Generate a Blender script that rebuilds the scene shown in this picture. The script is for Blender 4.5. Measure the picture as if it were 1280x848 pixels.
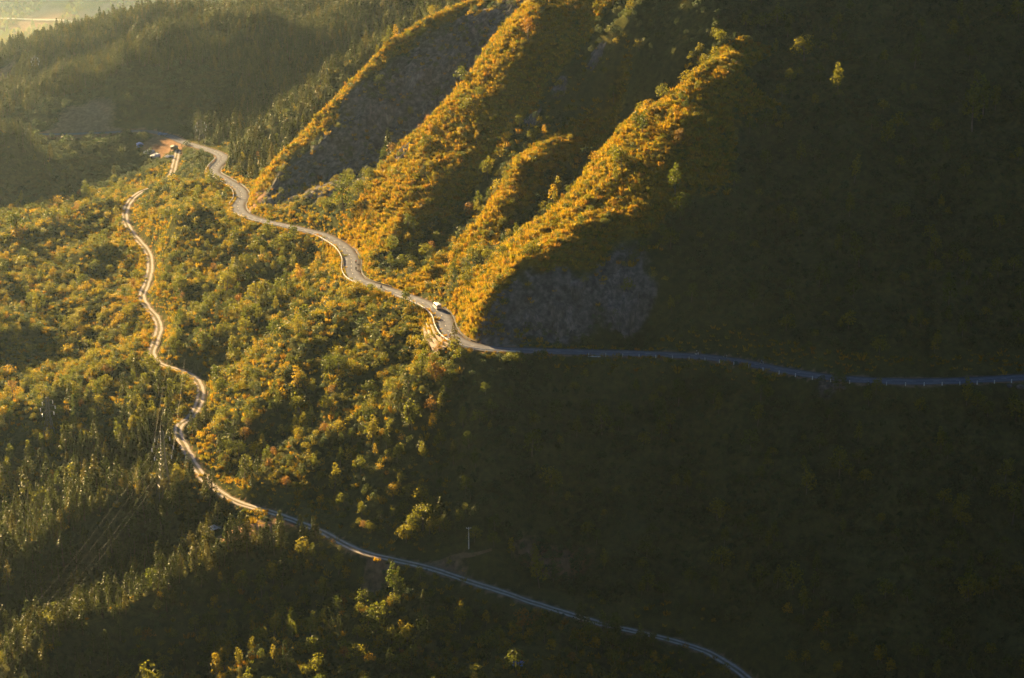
import bpy, bmesh, math, random
import numpy as np
from mathutils import Vector, Matrix, Euler

random.seed(7); np.random.seed(7)
scene = bpy.context.scene
C = scene.collection
for o in list(bpy.data.objects): bpy.data.objects.remove(o)

# ------------------------------------------------------------------ camera
H = 340.0                                   # camera height above the valley datum
PITCH = math.radians(16.3)
HFOV = math.radians(25.0)
cam_d = bpy.data.cameras.new('camera'); cam = bpy.data.objects.new('camera', cam_d); C.objects.link(cam)
cam.location = (0, 0, H); cam.rotation_euler = (math.pi/2 - PITCH, 0, 0)
cam_d.sensor_width = 36; cam_d.lens = 18/math.tan(HFOV/2)
cam_d.clip_start = 1; cam_d.clip_end = 20000
scene.camera = cam

# ------------------------------------------------------------------ light
SUN_AZ = math.radians(32)                    # to the left of the view direction (+Y)
SUN_EL = math.radians(12.7)
HAZE = 0.0000125
sun_d = bpy.data.lights.new('sun', 'SUN'); sun = bpy.data.objects.new('sun', sun_d); C.objects.link(sun)
sdir = Vector((-math.sin(SUN_AZ)*math.cos(SUN_EL), math.cos(SUN_AZ)*math.cos(SUN_EL), math.sin(SUN_EL)))
sun.rotation_euler = sdir.to_track_quat('Z', 'Y').to_euler()
sun.location = (-400, 800, 900)
sun_d.energy = 5.0; sun_d.angle = math.radians(0.6); sun_d.color = (1.0, 0.68, 0.31)
world = bpy.data.worlds.new('World'); scene.world = world; world.use_nodes = True
wn = world.node_tree.nodes; wl = world.node_tree.links
sky = wn.new('ShaderNodeTexSky'); sky.sky_type = 'NISHITA'; sky.sun_disc = False; sky.ozone_density = 6.0; sky.dust_density = 0.4
sky.sun_elevation = SUN_EL; sky.sun_rotation = -SUN_AZ
bg = wn['Background']; bg.inputs[1].default_value = 0.017
wl.new(sky.outputs[0], bg.inputs[0])
vs = scene.view_settings
vs.view_transform = 'Standard'; vs.look = 'None'; vs.exposure = 3.4; vs.gamma = 1.0; vs.use_curve_mapping = False
cy = scene.cycles
cy.use_denoising = True; cy.max_bounces = 4; cy.diffuse_bounces = 2; cy.transmission_bounces = 3
cy.volume_bounces = 0; cy.transparent_max_bounces = 4; cy.caustics_reflective = False; cy.caustics_refractive = False

# ------------------------------------------------------------------ sight lines -> world points
KT = math.tan(HFOV/2)/640.0
_cp, _sp = math.cos(PITCH), math.sin(PITCH)
def ray(px, py):
    a = (px-640)*KT; b = -(py-424)*KT
    return (a, _cp + b*_sp, -_sp + b*_cp)
def P(px, py, Y):                            # a point at ground distance Y
    d = ray(px, py); k = Y/d[1]
    return (d[0]*k, Y, d[2]*k)
def PZ(px, py, z):                           # a point at a known level below the camera
    d = ray(px, py); k = z/d[2]
    return (d[0]*k, d[1]*k, z)

# ------------------------------------------------------------------ roads (centre lines)
def zinterp(pts, keys):
    # keys: {index: z}; linear in between by picture-independent order along the road
    ks = sorted(keys); zs = np.interp(range(len(pts)), ks, [keys[k] for k in ks])
    return [PZ(p[0], p[1], z) for p, z in zip(pts, zs)]
up_px = [(10,168),(69,168),(131,166),(181,164),(212,170),(230,178),(250,184),(271,191),(278,198),(270,208),(267,216),(280,224),
         (298,236),(302,247),(297,257),(303,267),(328,276.5),(359,283),(400,293),(417,301),(431,311),(439,324),(439,337),
         (444,347),(457,354),(478,360.5),(506,370),(525,377),(542,385.5),(553,396),(557,408),(565,420),(581,429.5),(606,435),
         (650,438),(740,440.5),(800,442),(870,445.5),(905,449),(940,455),(980,463),(1040,472),(1100,476),(1150,477),(1220,475),(1290,471),(1420,462)]
up_keys = {0:-280, 3:-277, 5:-275, 8:-266, 13:-257, 18:-247.5, 22:-243.5, 28:-237, 32:-235, 46:-235}
lo_px = [(229,182),(223,188),(219,203),(214,219),(200,231),(180,238.5),(168,246),(160,256),(156,271),(162,287),(175,303),(185,316),(188,334),(183,356),
         (177.5,371),(184,384),(195,397),(199,411),(194,428),(190,443),(200,455),(222,462.5),(240,470),(250,484),(250,501),(240,520),
         (226,531),(223,541),(231,559),(247,587),(266,609),(297,628),(344,642),(400,664),(447,688),(494,700),(540,711),(587,727),
         (634,742),(659,751),(700,764),(753,780),(800,791),(845,802),(886,816),(916,834),(935,848),(960,872),(990,910)]
lo_keys = {0:-275.3, 5:-278, 12:-280.5, 19:-283, 27:-285.5, 33:-288, 36:-290, 40:-297, 44:-306, 48:-316}
def resample(pts, step):
    p = np.array(pts, float)
    # Catmull-Rom smoothing, then even spacing
    out = []
    for i in range(len(p)-1):
        p0 = p[max(i-1,0)]; p1 = p[i]; p2 = p[i+1]; p3 = p[min(i+2,len(p)-1)]
        for t in np.linspace(0,1,12,endpoint=False):
            out.append(0.5*((2*p1)+(-p0+p2)*t+(2*p0-5*p1+4*p2-p3)*t*t+(-p0+3*p1-3*p2+p3)*t**3))
    out.append(p[-1]); out = np.array(out)
    s = np.r_[0, np.cumsum(np.linalg.norm(np.diff(out[:,:2],axis=0),axis=1))]
    n = max(int(s[-1]/step),2); q = np.linspace(0,s[-1],n+1)
    return np.stack([np.interp(q,s,out[:,k]) for k in range(3)],1)
upper = resample(zinterp(up_px, up_keys), 2.0)
lower = resample(zinterp(lo_px, lo_keys), 2.0)
far_road = resample([PZ(px_,py_,z_*1.35) for px_,py_,z_ in ((-60,24,-640),(0,25.5,-640),(50,28,-640),(97,32,-640),(92,36,-642),(80,40,-644),(104,43,-644),(130,50,-648))], 12.0)
far_road[:,2] += 0.0

# ------------------------------------------------------------------ terrain: ridge and gully lines
def L(*pts): return [P(*p) for p in pts]
lines = []                                    # (class, points)
def add(cls, pts, dens=14.0): lines.append((cls, pts, dens))
# main spur that carries the bend of the road: a broad back, left edge and right edge
add('grass', L((603,393,805),(621,373,808),(690,322,817),(733,298,826),(794,244,841),(850,190,856),(878,160,866),(912,98,885)))
add('grass', L((588,372,842),(612,335,862),(657,297,874),(694,265,886),(750,202,904),(787,158,915),(819,135,917),(878,97,914),(912,80,915)))
add('scrub', [(-27,868,-234),(-17,888,-228),(2,906,-221),(22,920,-209),(46,930,-193),(62,936,-179)])   # gully behind it
add('grass', L((548,358,892),(575,330,902),(600,300,910),(628,265,920),(650,215,938),(681,186,950),(737,169,955),(770,140,965)))   # small spur
add('scrub', L((500,340,925),(560,297,945),(600,250,956),(650,190,966),(700,150,972),(760,105,968)))      # gully
add('face', L((800,70,962),(795,15,982),(850,55,951),(855,8,968),(915,45,945),(930,5,961),(985,12,954)), 1e9)
add('grass', L((472,250,990),(519,203,998),(559,175,1004),(603,100,1014),(631,47,1024),(653,16,1030)) + [(40,1065,-125),(105,1110,-78),(200,1165,-20),(330,1230,40),(420,1300,80)])
add('grass', L((490,290,958),(545,250,966),(616,181,978),(640,131,990),(690,60,1008),(719,12,1018)) + [(60,1040,-128),(110,1050,-110)])
add('cliff', L((440,235,1082),(470,215,1088),(520,190,1098),(580,120,1112),(620,55,1127)) + [(20,1145,-150),(60,1155,-125)])     # gully below the cliff
add('grass', L((321,240,1112),(362,190,1120),(406,156,1127),(440,115,1136),(462,90,1142),(500,50,1150),(537,22,1158),(600,1,1168)) + [(50,1195,-115),(130,1210,-60)])
add('cliff', L((350,243,1098),(415,180,1110),(440,133,1126),(472,110,1132),(503,79,1140),(530,50,1148),(585,20,1158)))
add('pine', [(-130,1180,-258),(-80,1205,-240),(-20,1235,-205),(60,1260,-150)])                     # gully
add('pine', L((292,198,1248),(340,155,1256),(420,102,1266),(530,26,1280)) + [(20,1320,-138),(120,1325,-80),(250,1310,-10)])
add('pine', [(-190,1330,-274),(-130,1370,-270),(-60,1400,-250),(40,1420,-200)])                    # valley below the far hill
add('pine', L((0,136,1490),(45,121,1504),(90,102,1518),(135,81,1526),(180,59,1530),(232,39,1530),(290,26,1526),(330,32,1539),(372,45,1554),(430,22,1574)) + [(20,1640,-185),(200,1550,-60)], 25)
add('pine', [(-520,1600,-330),(-420,1600,-312),(-300,1605,-303),(-180,1620,-280)], 30)
add('pine', L((0,116,1666),(20,84,1684),(60,68,1704),(100,54,1716),(150,38,1714),(205,28,1719)) + [(-180,1740,-258),(-50,1800,-235)], 30)
add('far', [(-900,2100,-410),(-600,2150,-415),(-300,2250,-400),(0,2200,-300)], 90)
add('far', [(-1600,4000,-790),(-1100,4100,-790),(-550,4100,-770),(0,3600,-560)], 150)
add('far', [tuple(p) for p in far_road], 110)
add('far', L((30,64,5300),(0,78,5100)), 150)
add('far', L((0,0,6080),(60,0,6030),(100,0,5990),(250,0,6150),(400,0,6250)), 150)
add('far', [(-2000,7300,-480),(-1200,7300,-450),(-500,7300,-430),(0,7300,-300),(500,6500,-50),(-400,8800,-100),(300,4000,-60),(-2200,8800,-60),(900,3000,60)], 1e9)
# face of the mountain on the right
add('face', L((700,437,799),(800,437,801)), 1e9)
add('rock', L((625,408,804),(655,388,807),(700,368,810),(780,350,816)))
def on_slope(px, py, s_):
    """a point reached from the road at column px by a straight slope"""
    k = int(np.argmin(np.abs(upper[:,0]/(upper[:,1]*_cp-upper[:,2]*_sp)/KT+640-px) + (upper[:,1]>830)*1e3)); r = upper[k]; d = ray(px, py); t = -d[2]/d[1]; tr = -r[2]/r[1]
    return P(px, py, r[1]*(s_+tr)/(s_+t))
for px, s_ in ((850,.95),(960,.57),(1070,.58),(1180,.56),(1290,.60)):
    add('face', [on_slope(px, py, s_) for py in ((380,300) if px < 900 else (380,300,200,100) if px < 1000 else (380,300,200,100,5))], 1e9)
add('face', [(130,1000,-80),(230,1050,-45),(400,1000,-40),(620,950,-40),(420,800,-200),(600,780,-200),(420,700,-285),(650,680,-290),(800,1300,60)], 1e9)
# slope under the road
add('scrubd', L((588,452,785),(598,510,763),(612,580,744),(640,660,727),(655,720,712)))
for px, s_ in ((700,.78),(780,.70),(860,.78),(960,.70),(1060,.76),(1160,.68),(1270,.75)):
    add('scrubd', [on_slope(px, py, s_) for py in (520,600,680)], 1e9)
add('scrubd', [on_slope(px, py, .7) for px, py in ((1000,760),(1130,770),(1270,770),(1100,840),(1270,840))], 1e9)
# between the roads
add('bush', L((437,350,925),(400,385,903),(360,418,884),(320,455,866),(280,497,850),(255,535,840)))
add('tree', [PZ(385,300,-252), PZ(340,345,-261), PZ(300,385,-267), PZ(250,425,-273), PZ(225,450,-279)])
add('dark', [PZ(70,177,-282), PZ(100,182,-282), PZ(150,182,-281.5), PZ(60,190,-282), PZ(150,198,-286), PZ(110,172,-281), PZ(145,171,-280.5)], 1e9)
add('dark', L((240,197,1288),(258,200,1275),(240,213,1245),(212,195,1322)), 1e9)
add('bush', L((240,232,1185),(235,248,1145),(215,285,1085),(215,330,1045),(215,390,995)))
add('bush', L((300,275,1065),(280,310,1040)), 1e9)
add('bush', L((530,425,825),(500,470,807),(440,520,795),(380,580,777)), 1e9)
add('tree', L((560,470,786),(540,540,769),(520,610,753),(500,660,740)), 1e9)
add('tree', L((460,600,767),(420,620,773),(330,580,805),(300,600,800)), 1e9)
# left hills
add('bush', L((190,228,1300),(130,248,1255),(60,268,1225),(0,285,1200)))
add('bush', L((0,300,1165),(100,330,1115),(150,350,1090)), 1e9)
add('bush', L((60,390,1040),(0,400,1020),(130,420,990),(0,450,975),(90,450,965)), 1e9)
add('dark', [PZ(40,200,-285), PZ(100,205,-287), PZ(100,228,-292), PZ(20,240,-294), PZ(180,212,-288), PZ(150,220,-291)], 1e9)
add('pine', L((0,165,1340),(30,168,1345)), 30)
add('tree', L((205,495,888),(150,500,893),(80,515,893),(0,540,888)))
add('pine', L((232,592,806),(180,617,799),(130,640,792),(60,680,778),(0,718,764),(-80,765,745)))
add('pine', [(-245,820,-322),(-190,826,-314),(-150,836,-303),(-120,846,-292)])
add('pine', L((290,680,748),(250,703,738),(180,742,724),(100,790,709),(30,838,694),(-60,890,675)))
add('pine', [(-215,742,-330),(-170,752,-321),(-130,765,-308),(-105,778,-298)])
add('tree', L((440,770,697),(380,800,690),(310,840,680),(260,880,668)))
add('tree', [(-110,705,-321),(-80,715,-311),(-50,722,-300)])
add('tree', L((560,780,700),(700,830,678),(820,850,674),(520,848,672),(640,848,668)), 1e9)
# beyond the frame
add('out', [(0,0,-9),(300,0,-20),(-300,0,-20),(0,150,-98),(300,200,-130),(-300,200,-140),(0,350,-220),(300,400,-250),(-300,400,-260),
            (0,540,-312),(250,540,-316),(-250,560,-330),(0,600,-318),(200,620,-324),(-200,640,-332),
            (-420,700,-345),(-420,900,-335),(-450,1100,-312),(-450,1300,-305),(-470,1450,-310),(-700,700,-370),(-700,1200,-360),(-950,1000,-400),
            (-1200,2000,-420),(-900,400,-370),(-900,1500,-370),(-1600,1000,-380),(-1900,2500,-480),(-1600,-200,-300),(1400,-200,-60),(1400,1000,60),(0,-200,40),(1300,2500,100),(1400,4000,50),(1400,6500,50)], 1e9)

ctrl, ccls = [], []
CLS = ['grass','scrub','cliff','pine','far','face','rock','scrubd','bush','tree','dark','out','road']
for cls, pts, dens in lines:
    pts = [np.array(p, float) for p in pts]
    if dens > 1e8: q = pts
    else:
        q = [pts[0]]
        for a, b in zip(pts[:-1], pts[1:]):
            n = max(1, int(np.linalg.norm(b-a)/dens))
            q += [a+(b-a)*k/n for k in range(1, n+1)]
    ctrl += q; ccls += [CLS.index(cls)]*len(q)
for r in (upper[::6], lower[::6]):
    ctrl += list(r); ccls += [CLS.index('road')]*len(r)
ctrl = np.array(ctrl); ccls = np.array(ccls)
_, keep = np.unique(np.round(ctrl[:,:2]/3.0).astype(int), axis=0, return_index=True)
ctrl = ctrl[keep]; ccls = ccls[keep]

BETA = 1.25; SC = 500.0
def _phi(d2): return d2**(BETA/2)
xy = ctrl[:,:2]/SC; n = len(xy)
d2 = ((xy[:,None]-xy[None])**2).sum(-1)
A = np.zeros((n+3,n+3)); A[:n,:n] = _phi(d2) + np.eye(n)*2e-4*-1.0
A[:n,n] = 1; A[:n,n+1:] = xy; A[n,:n] = 1; A[n+1:,:n] = xy.T
wts = np.linalg.solve(A, np.r_[ctrl[:,2],0,0,0])
noroad = np.nonzero(ccls != CLS.index('road'))[0]
def base_height(X, Y):
    s = X.shape; q = np.stack([X.ravel(),Y.ravel()],1)/SC; out = np.empty(len(q)); near = np.empty(len(q), int)
    for i in range(0,len(q),8000):
        b = q[i:i+8000]
        d = (b[:,:1]-xy[None,:,0])**2 + (b[:,1:]-xy[None,:,1])**2
        out[i:i+8000] = _phi(d)@wts[:n] + wts[n] + b@wts[n+1:]
        near[i:i+8000] = noroad[np.argmin(d[:,noroad],1)]
    return out.reshape(s), ccls[near].reshape(s)

def _hash(ix, iy, seed):
    h = (ix.astype(np.int64)*374761393 + iy.astype(np.int64)*668265263 + seed*974711) & 0xffffffff
    h = ((h ^ (h>>13))*1274126177) & 0xffffffff
    return (h ^ (h>>16)) & 0xffff
def perlin(x, y, seed=0):
    x0 = np.floor(x); y0 = np.floor(y); fx = x-x0; fy = y-y0
    u = fx*fx*fx*(fx*(fx*6-15)+10); v = fy*fy*fy*(fy*(fy*6-15)+10)
    def g(ox, oy):
        a = _hash(x0+ox, y0+oy, seed)*(2*np.pi/65536)
        return np.cos(a)*(fx-ox)+np.sin(a)*(fy-oy)
    return 1.5*((g(0,0)*(1-u)+g(1,0)*u)*(1-v)+(g(0,1)*(1-u)+g(1,1)*u)*v)
def fbm(x, y, seed, octaves=4, ridged=False):
    t = 0; a = 1; f = 1
    for k in range(octaves):
        p = perlin(x*f, y*f, seed+k*17)
        t = t + a*((1-2*np.abs(p)) if ridged else p); a *= 0.5; f *= 2.03
    return t

def axis(a, b, step, lo, hi, grow):
    core = list(np.arange(a, b+step*0.5, step)); s = step; v = core[-1]
    while v < hi: s *= grow; v += s; core.append(v)
    s = step; v = core[0]; pre = []
    while v > lo: s *= grow; v -= s; pre.append(v)
    return np.array(pre[::-1]+core)
GX = axis(-400, 280, 2.0, -2400, 1300, 1.045)
GY = axis(630, 1330, 2.0, -150, 8600, 1.03)
XX, YY = np.meshgrid(GX, GY)
ZZ, KK = base_height(XX, YY)

def road_field(road, X, Y, reach):
    """distance to the road and road level for every grid node within reach"""
    D = np.full(X.shape, 1e6); Zr = np.zeros(X.shape)
    a = road[:-1]; b = road[1:]
    for p, q in zip(a[::1], b[::1]):
        i0, i1 = np.searchsorted(GY, [min(p[1],q[1])-reach, max(p[1],q[1])+reach])
        j0, j1 = np.searchsorted(GX, [min(p[0],q[0])-reach, max(p[0],q[0])+reach])
        if i1 <= i0 or j1 <= j0: continue
        xs = X[i0:i1,j0:j1]; ys = Y[i0:i1,j0:j1]
        d = q[:2]-p[:2]; t = np.clip(((xs-p[0])*d[0]+(ys-p[1])*d[1])/max(d@d,1e-9),0,1)
        dist = np.hypot(xs-p[0]-t*d[0], ys-p[1]-t*d[1])
        m = dist < D[i0:i1,j0:j1]
        D[i0:i1,j0:j1][m] = dist[m]; Zr[i0:i1,j0:j1][m] = (p[2]+(q[2]-p[2])*t)[m]
    return D, Zr
Du, Zu = road_field(upper, XX, YY, 16)
Dl, Zl = road_field(lower, XX, YY, 10)
# relief: gullies and hummocks, fading out at the roads
fade = np.clip((np.minimum(Du-4, (Dl-2)*1.3))/16.0, 0, 1)
_j = PZ(205,185,-275); fade *= 1-.75*np.exp(-(((XX-_j[0]+15)/110)**2+((YY-_j[1]+15)/85)**2)**2)
farness = np.clip((YY-1300)/700, 0, 1)
rel = 4.0*fbm(XX/85, YY/85, 3, 2, True) + 3.4*fbm(XX/36, YY/36, 11, 3) + 1.0*fbm(XX/9, YY/9, 23, 2)
rockm = np.clip(np.isin(KK,[CLS.index('cliff'),CLS.index('rock')]).astype(float),0,1)
for _ in range(6): rockm[1:-1,1:-1] = (rockm[:-2,1:-1]+rockm[2:,1:-1]+rockm[1:-1,:-2]+rockm[1:-1,2:]+rockm[1:-1,1:-1])/5
rel += rockm*(2.2*fbm(XX/14,YY/14,41,3,True)-0.8)
rel += farness*4*fbm(XX/240, YY/240, 31, 3, True)
ZZ = ZZ + (rel-2.0)*fade*np.clip((YY-100)/300,0,1)
# road benches cut into the slope
def smooth(t): t = np.clip(t,0,1); return t*t*(3-2*t)
wu = 1-smooth((Du-4.4)/4.5); ZZ = ZZ*(1-wu) + (Zu-0.25)*wu
wl_ = 1-smooth((Dl-2.6)/4.0); wl_ = wl_*(1-wu); ZZ = ZZ*(1-wl_) + (Zl-0.2)*wl_

# stepped ground outside the bend, where the retaining wall stands
_n = PZ(553,404,-236); m_ = (np.hypot(XX-_n[0]+3, YY-_n[1]+4) < 13) & (Du > 4.2) & (Zu-0 > ZZ-3)
_o = XX*0; 
ZZ = np.where(m_ & (XX < _n[0]+4), np.minimum(ZZ, Zu-.4-.62*(Du-4.2)), ZZ)
def ground_z(x, y):
    x = np.asarray(x,float); y = np.asarray(y,float)
    j = np.clip(np.searchsorted(GX,x)-1,0,len(GX)-2); i = np.clip(np.searchsorted(GY,y)-1,0,len(GY)-2)
    tx = np.clip((x-GX[j])/(GX[j+1]-GX[j]),0,1); ty = np.clip((y-GY[i])/(GY[i+1]-GY[i]),0,1)
    return (ZZ[i,j]*(1-tx)+ZZ[i,j+1]*tx)*(1-ty)+(ZZ[i+1,j]*(1-tx)+ZZ[i+1,j+1]*tx)*ty

# ------------------------------------------------------------------ materials
def new_mat(name):
    m = bpy.data.materials.new(name); m.use_nodes = True
    return m, m.node_tree.nodes, m.node_tree.links, m.node_tree.nodes['Principled BSDF']
def ramp(nd, stops):
    r = nd.new('ShaderNodeValToRGB'); e = r.color_ramp.elements
    while len(e) < len(stops): e.new(0.5)
    for k, (p, c) in enumerate(stops): e[k].position = p; e[k].color = (*c, 1)
    return r
def noise(nd, lk, src, scale, detail=4, rough=.6, out='Object'):
    nz = nd.new('ShaderNodeTexNoise'); nz.inputs['Scale'].default_value = scale; nz.inputs['Detail'].default_value = detail; nz.inputs['Roughness'].default_value = rough
    lk.new(src, nz.inputs['Vector']); return nz.outputs[0]
def mix(nd, lk, fac, a, b, mode='MIX'):
    m = nd.new('ShaderNodeMix'); m.data_type = 'RGBA'; m.blend_type = mode
    for k, v in ((0,fac),(6,a),(7,b)):
        if hasattr(v, 'links'): lk.new(v, m.inputs[k])
        elif k == 0: m.inputs[0].default_value = v
        else: m.inputs[k].default_value = (*v, 1)
    return m.outputs[2]
def flat(name, col, rough=0.8, metal=0.0, var=0.15, scale=2.0, spec=.1, bump=0.0):
    m, nd, lk, b = new_mat(name)
    tc = nd.new('ShaderNodeTexCoord')
    nz = noise(nd, lk, tc.outputs['Object'], scale)
    rp = ramp(nd, [(.3,[c*(1-var) for c in col]),(.7,[min(1,c*(1+var)) for c in col])]); lk.new(nz, rp.inputs[0])
    lk.new(rp.outputs[0], b.inputs['Base Color']); b.inputs['Roughness'].default_value = rough; b.inputs['Metallic'].default_value = metal
    b.inputs['Specular IOR Level'].default_value = spec
    if bump:
        bp = nd.new('ShaderNodeBump'); bp.inputs['Strength'].default_value = bump; bp.inputs['Distance'].default_value = .3; lk.new(nz, bp.inputs['Height']); lk.new(bp.outputs[0], b.inputs['Normal'])
    return m
def foliage(name, stops, transl=0.35):
    """leaf material; each plant takes its own tone from the range of its kind"""
    m, nd, lk, b = new_mat(name); out = nd['Material Output']
    oi = nd.new('ShaderNodeObjectInfo'); rp = ramp(nd, stops); lk.new(oi.outputs['Random'], rp.inputs[0])
    tc = nd.new('ShaderNodeTexCoord'); nz = noise(nd, lk, tc.outputs['Object'], 1.3, 2)
    var = ramp(nd, [(.3,(.62,.66,.6)),(.7,(1.25,1.2,1.05))]); lk.new(nz, var.inputs[0])
    col = mix(nd, lk, 1.0, rp.outputs[0], var.outputs[0], 'MULTIPLY')
    lk.new(col, b.inputs['Base Color']); b.inputs['Roughness'].default_value = .6; b.inputs['Specular IOR Level'].default_value = .05
    tr = nd.new('ShaderNodeBsdfTranslucent'); lk.new(col, tr.inputs[0])
    ms = nd.new('ShaderNodeMixShader'); ms.inputs[0].default_value = transl
    lk.new(b.outputs[0], ms.inputs[1]); lk.new(tr.outputs[0], ms.inputs[2]); lk.new(ms.outputs[0], out.inputs[0])
    return m
M = {}
# ground: soil and low growth, dry grass on the spurs, bare rock, bare earth (masks say what grows where)
m, nd, lk, b = new_mat('ground_cover')
geo = nd.new('ShaderNodeNewGeometry'); pos = geo.outputs['Position']
n1 = noise(nd, lk, pos, .035, 5); n2 = noise(nd, lk, pos, .45, 5); n3 = noise(nd, lk, pos, 1.6, 3)
g1 = ramp(nd, [(.3,(.026,.034,.015)),(.5,(.044,.048,.018)),(.72,(.075,.066,.022))]); lk.new(n1, g1.inputs[0])
g2 = ramp(nd, [(.3,(.45,.5,.5)),(.7,(1.4,1.3,1.1))]); lk.new(n2, g2.inputs[0])
green = mix(nd, lk, 1.0, g1.outputs[0], g2.outputs[0], 'MULTIPLY')
d1 = ramp(nd, [(.3,(.055,.034,.005)),(.5,(.115,.072,.007)),(.7,(.19,.125,.010))]); lk.new(n2, d1.inputs[0])
r1 = ramp(nd, [(.32,(.025,.024,.025)),(.5,(.07,.066,.064)),(.7,(.15,.14,.13))]); lk.new(n2, r1.inputs[0])
e1 = ramp(nd, [(.3,(.10,.06,.035)),(.7,(.22,.14,.085))]); lk.new(n2, e1.inputs[0])
def mask(attr, w=.5):
    at = nd.new('ShaderNodeAttribute'); at.attribute_name = attr
    mm = nd.new('ShaderNodeMath'); mm.operation = 'MULTIPLY_ADD'; lk.new(n2, mm.inputs[0]); mm.inputs[1].default_value = w; lk.new(at.outputs['Fac'], mm.inputs[2])
    rr = nd.new('ShaderNodeMapRange'); rr.inputs['From Min'].default_value = .5+w/2-.15; rr.inputs['From Max'].default_value = .5+w/2+.15; lk.new(mm.outputs[0], rr.inputs['Value'])
    return rr.outputs[0]
c = mix(nd, lk, mask('dry'), green, d1.outputs[0])
c = mix(nd, lk, mask('rock',.8), c, r1.outputs[0])
c = mix(nd, lk, mask('bare',.4), c, e1.outputs[0])
lk.new(c, b.inputs['Base Color']); b.inputs['Roughness'].default_value = .95; b.inputs['Specular IOR Level'].default_value = 0
bp = nd.new('ShaderNodeBump'); bp.inputs['Strength'].default_value = .9; bp.inputs['Distance'].default_value = .5; lk.new(n3, bp.inputs['Height']); lk.new(bp.outputs[0], b.inputs['Normal'])
M['ground'] = m
# rock
m, nd, lk, b = new_mat('rock')
geo = nd.new('ShaderNodeNewGeometry'); mp = nd.new('ShaderNodeMapping'); mp.inputs['Scale'].default_value = (1,1,.35); lk.new(geo.outputs['Position'], mp.inputs[0])
n1 = noise(nd, lk, mp.outputs[0], .5, 6, .7); r1 = ramp(nd, [(.32,(.035,.032,.032)),(.5,(.085,.078,.074)),(.68,(.20,.18,.16))]); lk.new(n1, r1.inputs[0])
lk.new(r1.outputs[0], b.inputs['Base Color']); b.inputs['Roughness'].default_value = .9; b.inputs['Specular IOR Level'].default_value = 0
bp = nd.new('ShaderNodeBump'); bp.inputs['Strength'].default_value = .8; bp.inputs['Distance'].default_value = .6; lk.new(n1, bp.inputs['Height']); lk.new(bp.outputs[0], b.inputs['Normal'])
M['rock'] = m
# asphalt with worn wheel lanes (UV: u across, v along in metres)
def road_mat(name, stops, lane, lanew, scale):
    m, nd, lk, b = new_mat(name)
    uv = nd.new('ShaderNodeUVMap'); sx = nd.new('ShaderNodeSeparateXYZ'); lk.new(uv.outputs[0], sx.inputs[0])
    geo = nd.new('ShaderNodeNewGeometry')
    n1 = noise(nd, lk, geo.outputs['Position'], scale, 6, .65); r1 = ramp(nd, stops); lk.new(n1, r1.inputs[0])
    wn_ = nd.new('ShaderNodeMath'); wn_.operation = 'MULTIPLY_ADD'; lk.new(noise(nd, lk, geo.outputs['Position'], .25, 2), wn_.inputs[0]); wn_.inputs[1].default_value = .14; lk.new(sx.outputs[0], wn_.inputs[2])
    lr = ramp(nd, lane); lk.new(wn_.outputs[0], lr.inputs[0])
    c = mix(nd, lk, lanew, r1.outputs[0], lr.outputs[0], 'MULTIPLY')
    lk.new(c, b.inputs['Base Color']); b.inputs['Roughness'].default_value = .9; b.inputs['Specular IOR Level'].default_value = 0
    return m
M['asphalt'] = road_mat('asphalt', [(.3,(.085,.088,.10)),(.7,(.14,.143,.155))],
    [(.07,(.55,.48,.4)),(.14,(.95,.95,.95)),(.3,(1.12,1.12,1.12)),(.42,(.9,.9,.9)),(.55,(.85,.85,.85)),(.68,(1.1,1.1,1.1)),(.85,(.95,.95,.95)),(1.0,(.6,.52,.44))], 1.0, .5)
M['track'] = road_mat('gravel_track', [(.3,(.24,.21,.18)),(.7,(.40,.35,.30))],
    [(.12,(.35,.36,.22)),(.25,(1.1,1.1,1.1)),(.36,(1.1,1.1,1.1)),(.46,(.45,.45,.32)),(.62,(.45,.45,.32)),(.72,(1.1,1.1,1.1)),(.85,(1.1,1.1,1.1)),(.97,(.4,.4,.25))], 1.0, .7)
M['soil'] = flat('trodden_soil', (.12,.085,.05), .95, 0, .3, .8)
M['line'] = flat('road_paint', (.33,.32,.29), .7, 0, .3, 1.5)
M['steel'] = flat('galvanised_steel', (.62,.62,.62), .45, .4, .15, 1)
M['post'] = flat('concrete_post', (.55,.53,.5), .8, 0, .2, 2)
M['stone'] = flat('mortared_stone', (.17,.12,.08), .9, 0, .35, 1.2, .2, .6)
M['pale_stone'] = flat('pale_stone', (.45,.43,.41), .9, 0, .3, 1.0, .2, .6)
M['lattice'] = flat('weathered_steel', (.14,.14,.14), .6, .3, .15, 1)
M['glass_disc'] = flat('white_porcelain', (.6,.6,.58), .2, 0, .05, 3, .5)
M['wire'] = flat('weathered_wire', (.05,.05,.05), .7, 0, .05, 1)
M['bark'] = flat('bark', (.09,.065,.045), .95, 0, .35, 3)
M['pale_bark'] = flat('pale_bark', (.10,.08,.065), .95, 0, .35, 3)
M['pine'] = foliage('pine_needles', [(0,(.034,.046,.010)),(.5,(.048,.058,.011)),(.85,(.07,.072,.012)),(1,(.10,.085,.012))], .32)
M['shrub_shade'] = foliage('shade_toned_shrub_leaves', [(0,(.034,.052,.026)),(.5,(.050,.070,.030)),(1,(.078,.086,.030))], .4)  # same shrub, darker and bluer: shade of the dark slopes put into leaf colour
M['leaf_green'] = foliage('green_leaves', [(0,(.045,.062,.010)),(.4,(.085,.098,.011)),(.75,(.13,.128,.012)),(1,(.18,.15,.013))], .45)
M['leaf_yellow'] = foliage('yellow_leaves', [(0,(.20,.15,.010)),(.6,(.28,.19,.010)),(1,(.34,.20,.012))], .45)
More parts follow.
